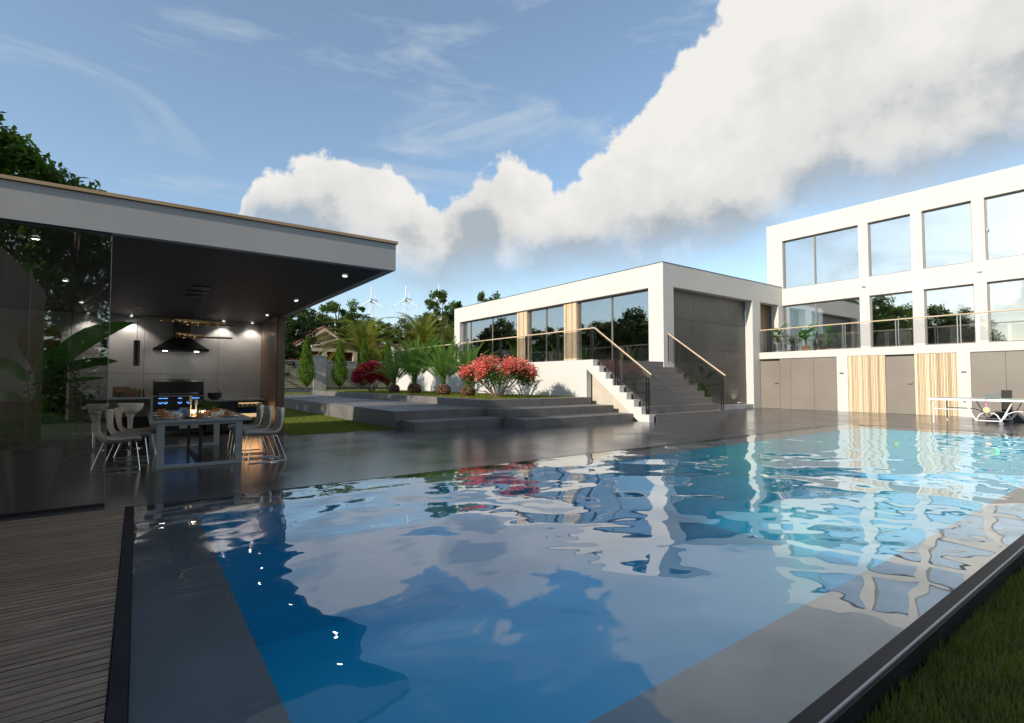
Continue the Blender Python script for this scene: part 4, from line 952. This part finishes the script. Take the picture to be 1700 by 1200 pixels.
# ============================================================ LOW HOUSE
Y0 = 12.95; XA = 16.96; XF = 26.59; XG = 24.25; ZR = 6.08; ZO = 5.14; ZF = 2.06
lh = thing('terrace_house', 'long low white flat roofed house wing with tall terrace windows', 'house', (20, 16, 0))
a = MB()
a.box(XA, XA + .45, Y0, 29.75, ZO, ZR)               # long lintel
a.box(XA, XA + .67, Y0, 13.69, 0, ZO)                # corner pillar
a.box(XA, XA + .45, 29.05, 29.75, 0, ZO)             # far pillar
a.box(XA + .45, XF, Y0, Y0 + .36, ZO, ZR)            # front band
a.box(23.70, XG + .17, Y0, Y0 + .36, 0, ZO)          # second pillar
a.box(26.18, XF + .3, Y0, Y0 + .36, 2.66, ZO)        # sliver pillar
a.box(XA + .45, XA + .8, Y0 + .36, 29.75, 5.9, 5.98)
a.build('wall', M['plaster'], lh)
a = MB(); a.box(XA + .45, 30, Y0 + .36, 29.75, 5.6, 5.88); a.build('roof', M['greydark'], lh)
a = MB(); a.box(XA - .012, XA + .3, Y0 - .012, 29.76, ZR + .002, ZR + .025); a.box(XA + .3, XF, Y0 - .012, Y0 + .3, ZR + .002, ZR + .025); a.build('parapet_cap', M['metal'], lh)
a = MB(); a.box(XA + .45, 30, 29.3, 29.7, 0, 5.6); a.build('end_wall', M['plaster'], lh)
a = MB(); a.box(XA + .35, 22.4, 13.7, 29.3, 1.95, ZF); a.build('floor', M['beige'], lh)
a = MB(); a.box(22.4, 22.6, 13.7, 29.3, 0, 5.6); a.build('inner_wall', M['beige'], lh)
a = MB(); a.box(XA + .46, 22.4, 13.7, 29.3, ZO + .01, ZO + .08); a.build('inner_ceiling', M['plaster'], lh)
a = MB(); a.box(17.63, 23.70, Y0 + .02, Y0 + .36, 0, .2); a.build('plinth', M['plaster'], lh)
# charcoal panelled wall
a = MB(); xs = [17.64, 18.35, 19.5, 20.62, 21.74, 22.86, 23.695]; zs_ = [.2, 1.42, 2.66, 3.9, ZO - .003]
for i in range(len(xs) - 1):
    for j in range(4): a.box(xs[i] + .004, xs[i + 1] - .004, Y0 + .365, Y0 + .40, zs_[j] + .004, zs_[j + 1] - .004)
a.build('panelled_wall', M['greydark'], lh)
a = MB(); a.box(17.64, 23.69, Y0 + .405, Y0 + .45, .0, ZO); a.build('panel_backing', M['joint'], lh)
a = MB(); a.box(24.42, 26.18, Y0 + .55, Y0 + .6, 2.66, ZO); a.build('wood_recess', M['walnut'], lh)
a = MB(); a.box(24.44, XF + .3, Y0 + .6, Y0 + .7, 0, ZO); a.build('recess_wall', M['plaster'], lh)
# windows on the terrace face
XW = XA + .28
def window(par, fx, y0, y1, z0, z1, mull, gm, fw=.05, name='window'):
    a = MB(); a.box(fx - .02, fx + .06, y0, y0 + fw, z0, z1); a.box(fx - .02, fx + .06, y1 - fw, y1, z0, z1); a.box(fx - .02, fx + .06, y0 + fw, y1 - fw, z1 - fw * 1.4, z1); a.box(fx - .02, fx + .06, y0 + fw, y1 - fw, z0, z0 + fw)
    for m_ in mull: a.box(fx - .02, fx + .06, m_ - .035, m_ + .035, z0 + fw, z1 - fw * 1.4)
    o = a.build(name, M['frame'], par)
    a = MB(); ys = [y0 + fw] + [q for m_ in sorted(mull) for q in (m_ - .035, m_ + .035)] + [y1 - fw]
    for i in range(0, len(ys), 2): a.box(fx + .012, fx + .024, ys[i], ys[i + 1], z0 + fw, z1 - fw * 1.4)
    a.build('pane', gm, o)
window(lh, XW, 22.98, 29.04, ZF + .02, ZO - .002, [28.1, 25.6], M['glass_low'])
window(lh, XW, 19.06, 22.02, ZF + .02, ZO - .002, [20.55], M['glass_low'])
window(lh, XW, 13.70, 18.12, ZF + .02, ZO - .002, [15.95], M['glass_low'])
for y0, y1 in ((22.03, 22.97), (18.13, 19.05)):
    a = MB(); y = y0
    while y < y1 - .05: a.box(XA + .12, XW - .03, y, y + .05, ZF + .01, ZO - .002); y += .06
    a.build('slat_panel', M['slat'], lh)
# terrace slab & retaining wall
tr = thing('terrace_wall', 'white rendered retaining wall below the railing, carrying the house terrace', 'wall', (15, 20, 0))
a = MB(); a.box(13.02, 13.25, 13.3, 30.6, -.1, ZF); a.build('retaining_wall', M['plaster'], tr)
a = MB(); a.box(13.252, XA + .44, 13.3, 30.6, 1.85, ZF - .002); a.build('terrace_floor', M['step'], tr)
# stairs
st = thing('outdoor_stairs', 'wide speckled grey granite stairs up to the terrace with white stringer', 'stairs', (15, 11.8, 0))
rise = ZF / 9; run = .307; ys0 = 10.52
poly = []
for k in range(9): poly += [(ys0 + k * run, k * rise), (ys0 + k * run, (k + 1) * rise)]
poly += [(13.29, ZF), (13.29, -.05), (ys0, -.05)]
a = MB(); a.prism(poly, 'x', 13.40, 17.4); a.build('treads', M['stair'], st)
a = MB()
for k in range(9):
    a.box(13.255, 17.405, ys0 + k * run - .006, ys0 + k * run + .04, (k + 1) * rise - .003, (k + 1) * rise + .003)
a.build('nosings', mat('step_nosing', (.30, .285, .265), .5), st)
# stringer: zigzag top, sloping underside
poly = []
for k in range(9): poly += [(ys0 + k * run, k * rise + (0 if k else -.02)), (ys0 + k * run, (k + 1) * rise)]
poly += [(13.30, ZF), (13.30, 1.73), (10.93, -.02)]
poly = [(ys0, -.02)] + [(ys0 + k * run + dy, z) for k in range(9) for dy, z in ((0, (k + 1) * rise - .0), (run, (k + 1) * rise))][:-1] + [(13.30, ZF), (13.30, 1.73), (10.93, -.02)]
a = MB(); a.prism(poly, 'x', 13.02, 13.25); a.build('stringer', M['plaster'], st)
a = MB(); a.prism([(10.95, -.02), (13.29, -.02), (13.29, 1.70)], 'x', 13.30, 13.395); a.build('understair_wall', M['beige'], st)

# railings
def post_pair(a, x, y, z0, h, dirv=(0, 1)):
    """two slim flat bars side by side with clamp pins"""
    dx, dy = dirv
    for s_ in (-1, 1):
        cx, cy = x + dx * .045 * s_, y + dy * .045 * s_
        a.box(cx - .012 - abs(dy) * .014, cx + .012 + abs(dy) * .014, cy - .012 - abs(dx) * .014, cy + .012 + abs(dx) * .014, z0, z0 + h)
    for z in (z0 + .14, z0 + h - .14):
        a.tube([(x - dx * .12, y - dy * .12, z), (x + dx * .12, y + dy * .12, z)], .009, 6)
def railing(name, label, pts, posts, gm, pm, h=1.05, gap=.06, xoff=0):
    """pts: top-of-floor path; rail follows at +h"""
    t = thing(name, label, 'railing', pts[0])
    a = MB(); P = [Vector(p) + Vector((0, 0, h)) for p in pts]; a.tube(P, .026, 10); a.build('handrail', M['rail'], t, True)
    for (x, y, z, hh, dv) in posts:
        a = MB(); post_pair(a, x, y, z, hh, dv); a.build('post', pm, t)
    for p, q in zip(pts, pts[1:]):
        p = Vector(p); q = Vector(q); dn = (q - p); L_ = dn.length; dn.normalize(); sd = Vector((dn.y, -dn.x, 0)).normalized() * .006
        n = max(1, round(L_ / 2.0)); 
        for k in range(n):
            A = p + dn * (L_ * k / n + .06); B = p + dn * (L_ * (k + 1) / n - .06)
            a = MB(); v = [a.b.verts.new(u) for u in (A + Vector((0, 0, .08)) - sd, B + Vector((0, 0, .08)) - sd, B + Vector((0, 0, h - .07)) - sd, A + Vector((0, 0, h - .07)) - sd,
                                                     A + Vector((0, 0, .08)) + sd, B + Vector((0, 0, .08)) + sd, B + Vector((0, 0, h - .07)) + sd, A + Vector((0, 0, h - .07)) + sd)]
            for f_ in ((0, 1, 2, 3), (7, 6, 5, 4), (0, 4, 5, 1), (1, 5, 6, 2), (2, 6, 7, 3), (3, 7, 4, 0)): a._f([v[i] for i in f_])
            a.build('glass_panel', gm, t)
    return t
RX = 13.12; RH = 1.13
sl_top = (RX, 12.98, ZF); sl_bot = (RX, 10.50, .36)
posts = [(RX, y, ZF, RH - .03, (0, 1)) for y in (13.12, 14.98, 16.95, 18.85, 20.85, 22.8, 24.75, 26.7, 28.7, 30.4)] + [(RX, 11.97, 1.145, 1.20, (0, 1)), (RX, 10.66, .229, 1.19, (0, 1))]
railing('terrace_railing', 'smoked glass railing along the terrace and down the left of the stairs', [(RX, 30.4, ZF), sl_top, sl_bot], posts, M['glass_rail'], M['metal'], RH)
RX2 = 17.25
posts = [(RX2, 13.0, ZF, RH - .03, (0, 1)), (RX2, 11.93, 1.145, 1.20, (0, 1)), (RX2, 10.62, .229, 1.19, (0, 1))]
railing('stair_railing', 'glass railing with pale wood handrail down the right side of the stairs', [(RX2, 13.2, ZF), (RX2, 12.92, ZF), (RX2, 10.48, .36)], posts, M['glass_rail'], M['metal'], RH)
railing('balcony_railing', 'clear glass railing with long pale wood handrail along the main house balcony', [(XG + .08, Y0 - .03, 2.66), (XG + .08, -3, 2.66)],
        [(XG + .08, y, 2.66, 1.05, (0, 1)) for y in (12.88, 11.22, 9.28, 7.38, 5.48, 3.58, 1.7, -.2)], M['glass_clear'], M['steel'], 1.08)

# ============================================================ MAIN HOUSE
mh = thing('main_house', 'large white modern house with framed windows above a grey panelled ground floor', 'house', (28, 6, 0))
YE = -4.0
a = MB()
a.box(XF, XF + .35, YE, 13.69, 8.47, 9.39)                       # roof band
a.box(XF, XF + .35, YE, Y0 - .004, 5.145, 6.0)                   # middle band
a.box(XF, XF + .35, Y0 - .002, 13.69, 6.0, 8.47)                 # upper left pillar
a.box(XF, XF + .35, YE, Y0 - .004, 2.62, 2.79)                   # sill band
wins = [(9.47, 12.9), (7.49, 9.08), (5.50, 7.10), (3.5, 5.12), (1.52, 3.13), (-2.3, 1.13)]
edges = [(9.08, 9.47), (7.10, 7.49), (5.12, 5.50), (3.13, 3.5), (1.13, 1.52), (YE, -2.3)]
for y0, y1 in edges: a.box(XF, XF + .35, y0, y1, 6.0, 8.47); a.box(XF, XF + .35, y0, y1, 2.79, 5.145)
a.box(XF, XF + .35, 12.9, Y0 - .004, 6.0, 8.47); 
a.box(XF + .35, 34, 13.4, 13.69, 6.0, 9.38); 
a.box(XF + .35, 34, YE, YE + .3, 0, 9.38)
a.build('wall', M['plaster'], mh)
a = MB(); a.box(XF + .35, 34, YE + .3, 13.4, 8.9, 9.2); a.build('roof', M['plaster'], mh)
a = MB(); a.box(XF + .35, 34, YE + .3, 13.4, 5.5, 5.7); a.box(XF + .35, 34, YE + .3, 13.3, 2.5, 2.75); a.build('inner_floors', M['beige'], mh)
a = MB(); a.box(32, 32.2, YE + .3, 13.3, 2.76, 5.49); a.box(32, 32.2, YE + .3, 13.4, 5.71, 8.89); a.build('inner_wall', M['plaster'], mh)
for i, (y0, y1) in enumerate(wins):
    mu = [11.4] if i == 0 else []
    window(mh, XF + .16, y0, y1, 6.0, 8.47, mu, M['glass_house'], .045)
    window(mh, XF + .16, y0, y1, 2.79, 5.145, mu, M['glass_house'], .045)
for y0, y1 in wins:
    pass
# ground floor
a = MB()
a.box(XG, XF + .3, YE, Y0 - .006, 2.345, 2.66)
for y0, y1 in ((9.14, 9.56), (5.18, 5.55), (1.2, 1.57)): a.box(XG, XG + .3, y0, y1, 0, 2.345)
a.box(XG + .3, XG + .5, YE, Y0 - .01, 0, 2.34)
a.build('balcony_slab', M['plaster'], mh)
XP = XG + .05
def panels(ys, name, m, ztop=2.325, handle=None):
    for i in range(len(ys) - 1):
        a = MB(); a.box(XP, XP + .04, ys[i] + .004, ys[i + 1] - .004, .004, ztop); o = a.build(name, m, mh, bevel=.002)
panels([9.56, 10.51, 11.52, 12.01], 'wall_panel', M['grey'])
def door(y0, y1, hy, ztop):
    a = MB(); a.box(XP + .002, XP + .042, y0 + .008, y1 - .006, .006, ztop); o = a.build('door', M['grey'], mh, bevel=.002)
    a = MB(); a.tube([(XP, hy, 1.19), (XP - .05, hy, 1.19), (XP - .05, hy + .14, 1.19)], .011, 8); a.box(XP - .008, XP + .001, hy - .025, hy + .025, 1.165, 1.215); a.build('handle', M['chrome'], o, True)
door(12.01, 12.93, 12.1, 2.24)
door(6.83, 7.80, 6.93, 2.27)
a = MB(); a.box(XP + .03, XP + .05, 12.01, 12.93, 2.25, 2.33); a.box(XP + .03, XP + .05, 6.83, 7.8, 2.275, 2.34); a.build('door_head', M['metal'], mh)
a = MB(); a.box(XP + .045, XG + .298, YE, Y0 - .01, 0.001, 2.34); a.build('panel_backing', M['joint'], mh)
rs2 = random.Random(9)
for y0, y1 in ((7.80, 9.14), (5.55, 6.83)):
    a = MB(); y = y0 + .004
    while y < y1 - .03:
        w_ = .034; dpt = rs2.uniform(0, .012); a.box(XP - .03 - dpt, XP + .03, y, min(y + w_, y1 - .003), .004, 2.335); y += .046
    a.build('slat_panel', M['slat'], mh)
panels([1.57, 2.4, 3.33, 4.26, 5.18], 'wall_panel', M['grey']); panels([YE, -1, 1.2], 'wall_panel', M['grey'])
def wall_lamp(x, y, z, label):
    t = thing('wall_lamp', label, 'wall lamp', (x, y, z), 'small white wall lamps')
    a = MB(); a.box(x - .018, x - .001, y - .05, y + .05, z - .03, z + .03); a.build('bracket', M['whitegloss'], t)
    a = MB(); a.box(x - .085, x - .019, y - .07, y + .07, z + .004, z + .036); a.build('shade', M['steel'], t, bevel=.004)
wall_lamp(XG, 9.36, 1.62, 'small wall lamp on the pillar left of the timber slats'); wall_lamp(XG, 5.36, 1.62, 'small wall lamp on the pillar above the ping pong table')
wall_lamp(XF, 9.28, 5.56, 'small wall lamp between the storeys beside the double window'); wall_lamp(XF, 5.3, 5.56, 'small wall lamp between the storeys near the right picture edge')
# furniture behind the balcony windows
def armchair(x, y, z, rz, label, wd=.9):
    t = thing('armchair', label, 'armchair', (0, 0, 0), None, False)
    a = MB(); a.box(-.4, .4, -wd / 2, wd / 2, .08, .42); a.build('seat', M['sofa'], t, bevel=.04)
    a = MB(); a.box(-.42, -.22, -wd / 2, wd / 2, .30, .86); a.build('backrest', M['sofa'], t, bevel=.05)
    for sy in (-1, 1):
        a = MB(); a.box(-.4, .4, sy * wd / 2 - .09, sy * wd / 2 + .09, .08, .62); a.build('armrest', M['sofa'], t, bevel=.05)
    t.location = (x, y, z); t.rotation_euler = (0, 0, rz)
armchair(27.6, 11.25, 2.75, 0, 'cream armchair behind the double balcony window, left one'); armchair(27.6, 10.15, 2.75, 0, 'cream armchair behind the double balcony window, right one', 1.1)
armchair(27.7, 8.3, 2.75, 0, 'cream sofa behind the second balcony window', 1.5); armchair(27.7, 6.1, 2.75, 0, 'cream sofa behind the third balcony window', 1.4); armchair(27.7, 4.3, 2.75, 0, 'cream sofa behind the balcony window at the right picture edge', 1.4)
def vase(x, y, z, label, seed):
    rng = np.random.default_rng(seed); t = thing('vase_of_branches', label, 'vase', (x, y, z), 'vases behind the upper window')
    a = MB(); a.lathe([(0, 0), (.08, 0), (.10, .2), (.06, .42), (.07, .45)], (x, y, z), 16); a.build('vase', M['whitegloss'], t, True)
    a = MB(); C = []
    for k in range(14):
        an = k * 2.4; e = (x + .35 * math.cos(an) * (k / 14 + .3), y + .35 * math.sin(an) * (k / 14 + .3), z + .75 + .5 * (k % 5) / 5); a.tube([(x, y, z + .4), e], .005, 4); C += [Vector((x, y, z + .4)).lerp(Vector(e), u) for u in (.55, .7, .85, 1)]
    a.build('twigs', M['whitegloss'], t)
    C = np.repeat(np.array([tuple(c_) for c_ in C]), 3, 0) + rng.normal(size=(len(C) * 3, 3)) * .04; quads('leaves', *leaves(C, .06, rng, .3, .8), leafw, t)
leafw = leafmat('white_leaf', (.5, .52, .5), (.75, .78, .74))
vase(27.35, 12.35, 5.72, 'white vase of pale branches behind the left upper window pane', 3); vase(27.35, 10.55, 5.72, 'white vase of pale branches behind the right upper window pane', 4)
# window catches
for y, z, q in ((9.53, 7.1, 'double upper window'), (5.06, 7.2, 'fourth upper window')):
    a = MB(); a.box(XF + .08, XF + .14, y - .02, y + .02, z - .06, z + .06); a.tube([(XF + .08, y, z - .02), (XF + .04, y, z - .02), (XF + .04, y, z + .07)], .01, 6)
    o = a.build('window_handle', M['steel'], mh)

# potted plants
def potted(x, y, z, pr, ph, pm, label, seed, n=14, L_=.7, wd=.11, fr=0, lm='broad', fl=.9, azs=None, cat='potted plant'):
    rn = random.Random(seed); t = thing('potted_plant', label, cat, (x, y, z))
    a = MB(); a.lathe([(0, 0), (pr * .82, 0), (pr, ph * .95), (pr, ph), (pr * .9, ph), (pr * .88, ph * .9), (0, ph * .88)], (x, y, z), 22); a.build('pot', pm, t, True)
    V, F = [], []; S = MB()
    for k in range(n):
        an = k * 2.399 + rn.uniform(-.3, .3); up = rn.uniform(.9, 1.45); h = L_ * rn.uniform(.3, 1.15)
        top = (x + h * .22 * math.cos(an), y + h * .22 * math.sin(an), z + ph + h)
        S.tube([(x, y, z + ph * .85), (x + h * .06 * math.cos(an), y + h * .06 * math.sin(an), z + ph + h * .5), top], [.012, .009, .005], 5)
        ribbon_leaf(V, F, top, an, L_ * rn.uniform(.6, .95), up - .25, rn.uniform(.9, 1.7), wd * rn.uniform(.8, 1.2), .3)
    S.build('stems', M['rachis'], t)
    mkq('leaves', V, F, M[lm], t)
    if fr:
        V, F = [], []
        for k in range(fr): frond(V, F, (x, y, z + ph * .9), k * 2.4 + .5, fl * rn.uniform(.8, 1.1), 1.2 - .8 * k / fr, 1.3, fl * .25, 20, .3, rn, .15, .012, .2)
        mkq('fronds', V, F, M['shrub'], t)
    return t
potted(24.85, 12.35, 2.665, .2, .42, M['steel'], 'leafy plant in a round steel pot at the balcony end', 41, 12, .62, .10, 8, fl=.6)
potted(25.2, 11.75, 2.665, .16, .3, M['graphite'], 'fern like plant in a dark pot on the balcony', 42, 5, .5, .07, 18, fl=.75)
potted(25.5, 11.35, 2.665, .16, .30, M['terracotta'], 'taller banana leaved plant in a terracotta pot on the balcony', 43, 10, .8, .13)
potted(18.9, 12.45, 0.0, .2, .5, M['whitepot'], 'fresh green plant in a white pot seen through the right stair glass', 44, 14, 1.05, .10, 16, fl=1.0, lm='shrub')
potted(15.6, 13.9 + .8, ZF, .2, .4, M['graphite'], 'dark leaved plant standing on the terrace by the last window', 45, 10, .6, .09, 10) if False else None
potted(18.0, 14.3, ZF + .01, .2, .5, M['graphite'], 'tall dark plant inside the corner window', 46, 12, .9, .12)
potted(18.2, 26.9, ZF + .01, .22, .5, M['graphite'], 'bushy plant inside the farthest terrace window', 47, 14, .95, .13)
# terrace room furniture
armchair(18.3, 14.6, ZF + .01, 0, 'blush armchair inside the corner window', .7); armchair(18.2, 17.3, ZF + .01, 0, 'low cream pouf chair inside beside the timber slats', .8)
# flood light
t = thing('flood_light', 'small white flood light on the plinth at the foot of the second pillar', 'flood light', (22.6, 13.0, .2))
a = MB(); a.box(22.5, 22.72, 12.98, 13.10, .27, .31); a.build('head', M['whitegloss'], t, bevel=.005)
a = MB(); a.tube([(22.61, 13.04, .2), (22.61, 13.04, .27)], .012, 6); a.build('stem', M['steel'], t)
ld = bpy.data.lights.new('flood_beam', 'SPOT'); ld.energy = 12; ld.spot_size = R(110); ld.color = (1, .88, .7); ld.spot_blend = .8
lo = bpy.data.objects.new('flood_beam', ld); COL.objects.link(lo); lo.parent = t; lo.location = (0, .05, .13); lo.rotation_euler = (R(160), 0, 0)
# pavilion plants behind the glass
t = thing('banana_plant', 'tall banana plant with long paddle leaves in a dark tub behind the glass pane', 'potted plant', (-.9, 7.35, 0))
a = MB(); a.lathe([(0, 0), (.17, 0), (.235, .5), (.24, .6), (.21, .6), (.2, .55), (0, .54)], (-.88, 7.35, 0), 24); a.build('tub', M['graphite'], t, True)
V, F = [], []; S = MB()
def pleaf(base, az_, L_, rise_, droop, wd, stem_from=(-.88, 7.35, .55), tw=0):
    S.tube([stem_from, tuple((Vector(stem_from) * .45 + Vector(base) * .55) + Vector((0, 0, .05))), base], [.014, .011, .008], 6); ribbon_leaf(V, F, base, az_, L_, rise_, droop, wd, .22, 12, tw)
pleaf((-.84, 7.95, 1.34), .05, 1.08, 1.15, .80, .15, tw=.9); pleaf((-.82, 8.0, 1.36), .0, .66, .55, .5, .085, tw=.8); pleaf((-.80, 7.9, 1.24), -.05, .5, .35, .3, .045, tw=.7)
pleaf((-.98, 7.7, 1.3), 2.9, .75, .9, 1.3, .10, tw=-.9); pleaf((-1.0, 7.5, 1.1), 3.3, .6, .5, 1.2, .09, tw=-.8); pleaf((-.9, 7.9, 1.25), 1.2, .6, 1.3, .6, .09, tw=.5)
S.build('stems', M['rachis'], t); mkq('leaves', V, F, M['broad'], t)
rn = random.Random(4); V, F = [], []
ribbon_leaf(V, F, (-.95, 8.1, 1.28), 1.5, .82, 1.5, .1, .20, .08, 12, 0, lambda u: max(.02, math.sin(math.pi * u ** 1.6)))
mkq('paddle_leaf', V, F, M['olive'], t)
rng = np.random.default_rng(8)
C = rng.normal(size=(3600, 3)) * (.10, .10, .22) + (-.74, 8.0, .98); quads('low_foliage', *leaves(C, .03, rng, .3), M['shrub'], t)
V, F = [], []
for k in range(22): frond(V, F, (-.95 + rn.uniform(-.1, .1), 7.3, .58), k * 2.4, rn.uniform(.5, .95), 1.3 - .9 * k / 22, 1.6, .2, 24, .3, rn, .12, .006, .4)
mkq('fronds', V, F, M['cycad'], t)

# ============================================================ ping pong table
t = thing('ping_pong_table', 'outdoor ping pong table with green top and white tubular frame on castors', 'ping pong table', (21, 4, 0))
px0, px1, py0, py1 = 20.15, 21.67, 2.6, 5.34
a = MB(); a.box(px0, px1, (py0 + py1) / 2 + .006, py1, .735, .76); a.build('table_half', M['ppgreen'], t)
a = MB(); a.box(px0, px1, py0, (py0 + py1) / 2 - .006, .735, .76); a.build('table_half', M['ppgreen'], t)
a = MB()
for x in (px0, px1): a.box(x - .02, x + .02, py0 - .02, py1 + .02, .70, .762)
for y in (py0, py1): a.box(px0 + .02, px1 - .02, y - .02, y + .02, .70, .762)
a.build('edge_frame', M['whitegloss'], t)
for x in (px0 + .06, px1 - .06):
    for y in (py0 + .1, py1 - .1):
        a = MB(); a.tube([(x, y, .735), (x, y, .0)], .022, 8); a.build('leg', M['whitegloss'], t, True)
ym = (py0 + py1) / 2
for x in (px0 + .12, px1 - .12):
    a = MB()
    a.tube([(x, ym + .55, .73), (x, ym + .28, .12)], .02, 8); a.tube([(x, ym - .55, .73), (x, ym - .28, .12)], .02, 8); a.tube([(x, ym + .28, .12), (x, ym - .28, .12)], .018, 8)
    a.tube([(x, ym + .28, .12), (x, ym + .19, .30), (x, ym + .12, .345), (x, ym - .12, .345), (x, ym - .19, .30), (x, ym - .28, .12)], .016, 8)
    a.tube([(x, ym + .34, .2), (x, ym + .42, .34), (x, ym + .58, .42), (x, py1 - .1, .43)], .015, 8); a.tube([(x, ym - .34, .2), (x, ym - .42, .34), (x, ym - .58, .42), (x, py0 + .1, .43)], .015, 8)
    a.build('folding_frame', M['whitegloss'], t, True)
for x in (px0 + .12, px1 - .12):
    for s_ in (-1, 1):
        a = MB(); a.tube([(x - .02, ym + s_ * .28, .055), (x + .02, ym + s_ * .28, .055)], .052, 16); wh = a.build('castor', M['steel'] if x < 21 else M['black'], t, True)
        a = MB(); a.tube([(x, ym + s_ * .28, .055), (x, ym + s_ * .28, .12)], .012, 6); a.build('fork', M['steel'], wh)
a = MB(); a.box(px0 - .1, px1 + .1, ym - .003, ym + .003, .765, .915); a.build('net', mat('net_mesh', (.55, .56, .55), .8), t)
a = MB()
for x in (px0 - .1, px1 + .1): a.tube([(x, ym, .70), (x, ym, .92)], .008, 6)
a.build('net_posts', M['steel'], t)
t = thing('ping_pong_bat', 'wooden ping pong bat with pink grip hanging from the table edge', 'bat', (px0 - .03, ym + .05, .6))
a = MB(); seg = [(ym + .0 + .08 * math.cos(u), .45 + .085 * math.sin(u)) for u in np.linspace(0, 2 * math.pi, 20, endpoint=False)]; a.prism(seg, 'x', px0 - .045, px0 - .033); a.build('blade', M['paddle'], t)
a = MB(); a.box(px0 - .05, px0 - .028, ym - .017, ym + .017, .535, .64); a.build('grip', M['pink'], t)
t = thing('parasol_base', 'black tapered stand behind the ping pong table', 'stand', (22.6, 4.0, 0))
a = MB(); frust(a, 22.2, 23.0, 3.45, 4.45, 0.001, 22.45, 22.75, 3.75, 4.2, .30); a.build('foot', M['black'], t, bevel=.02)
a = MB(); a.box(22.52, 22.7, 3.85, 4.08, .30, 1.0); a.build('upright', M['black'], t)
print('objects', len(bpy.data.objects))
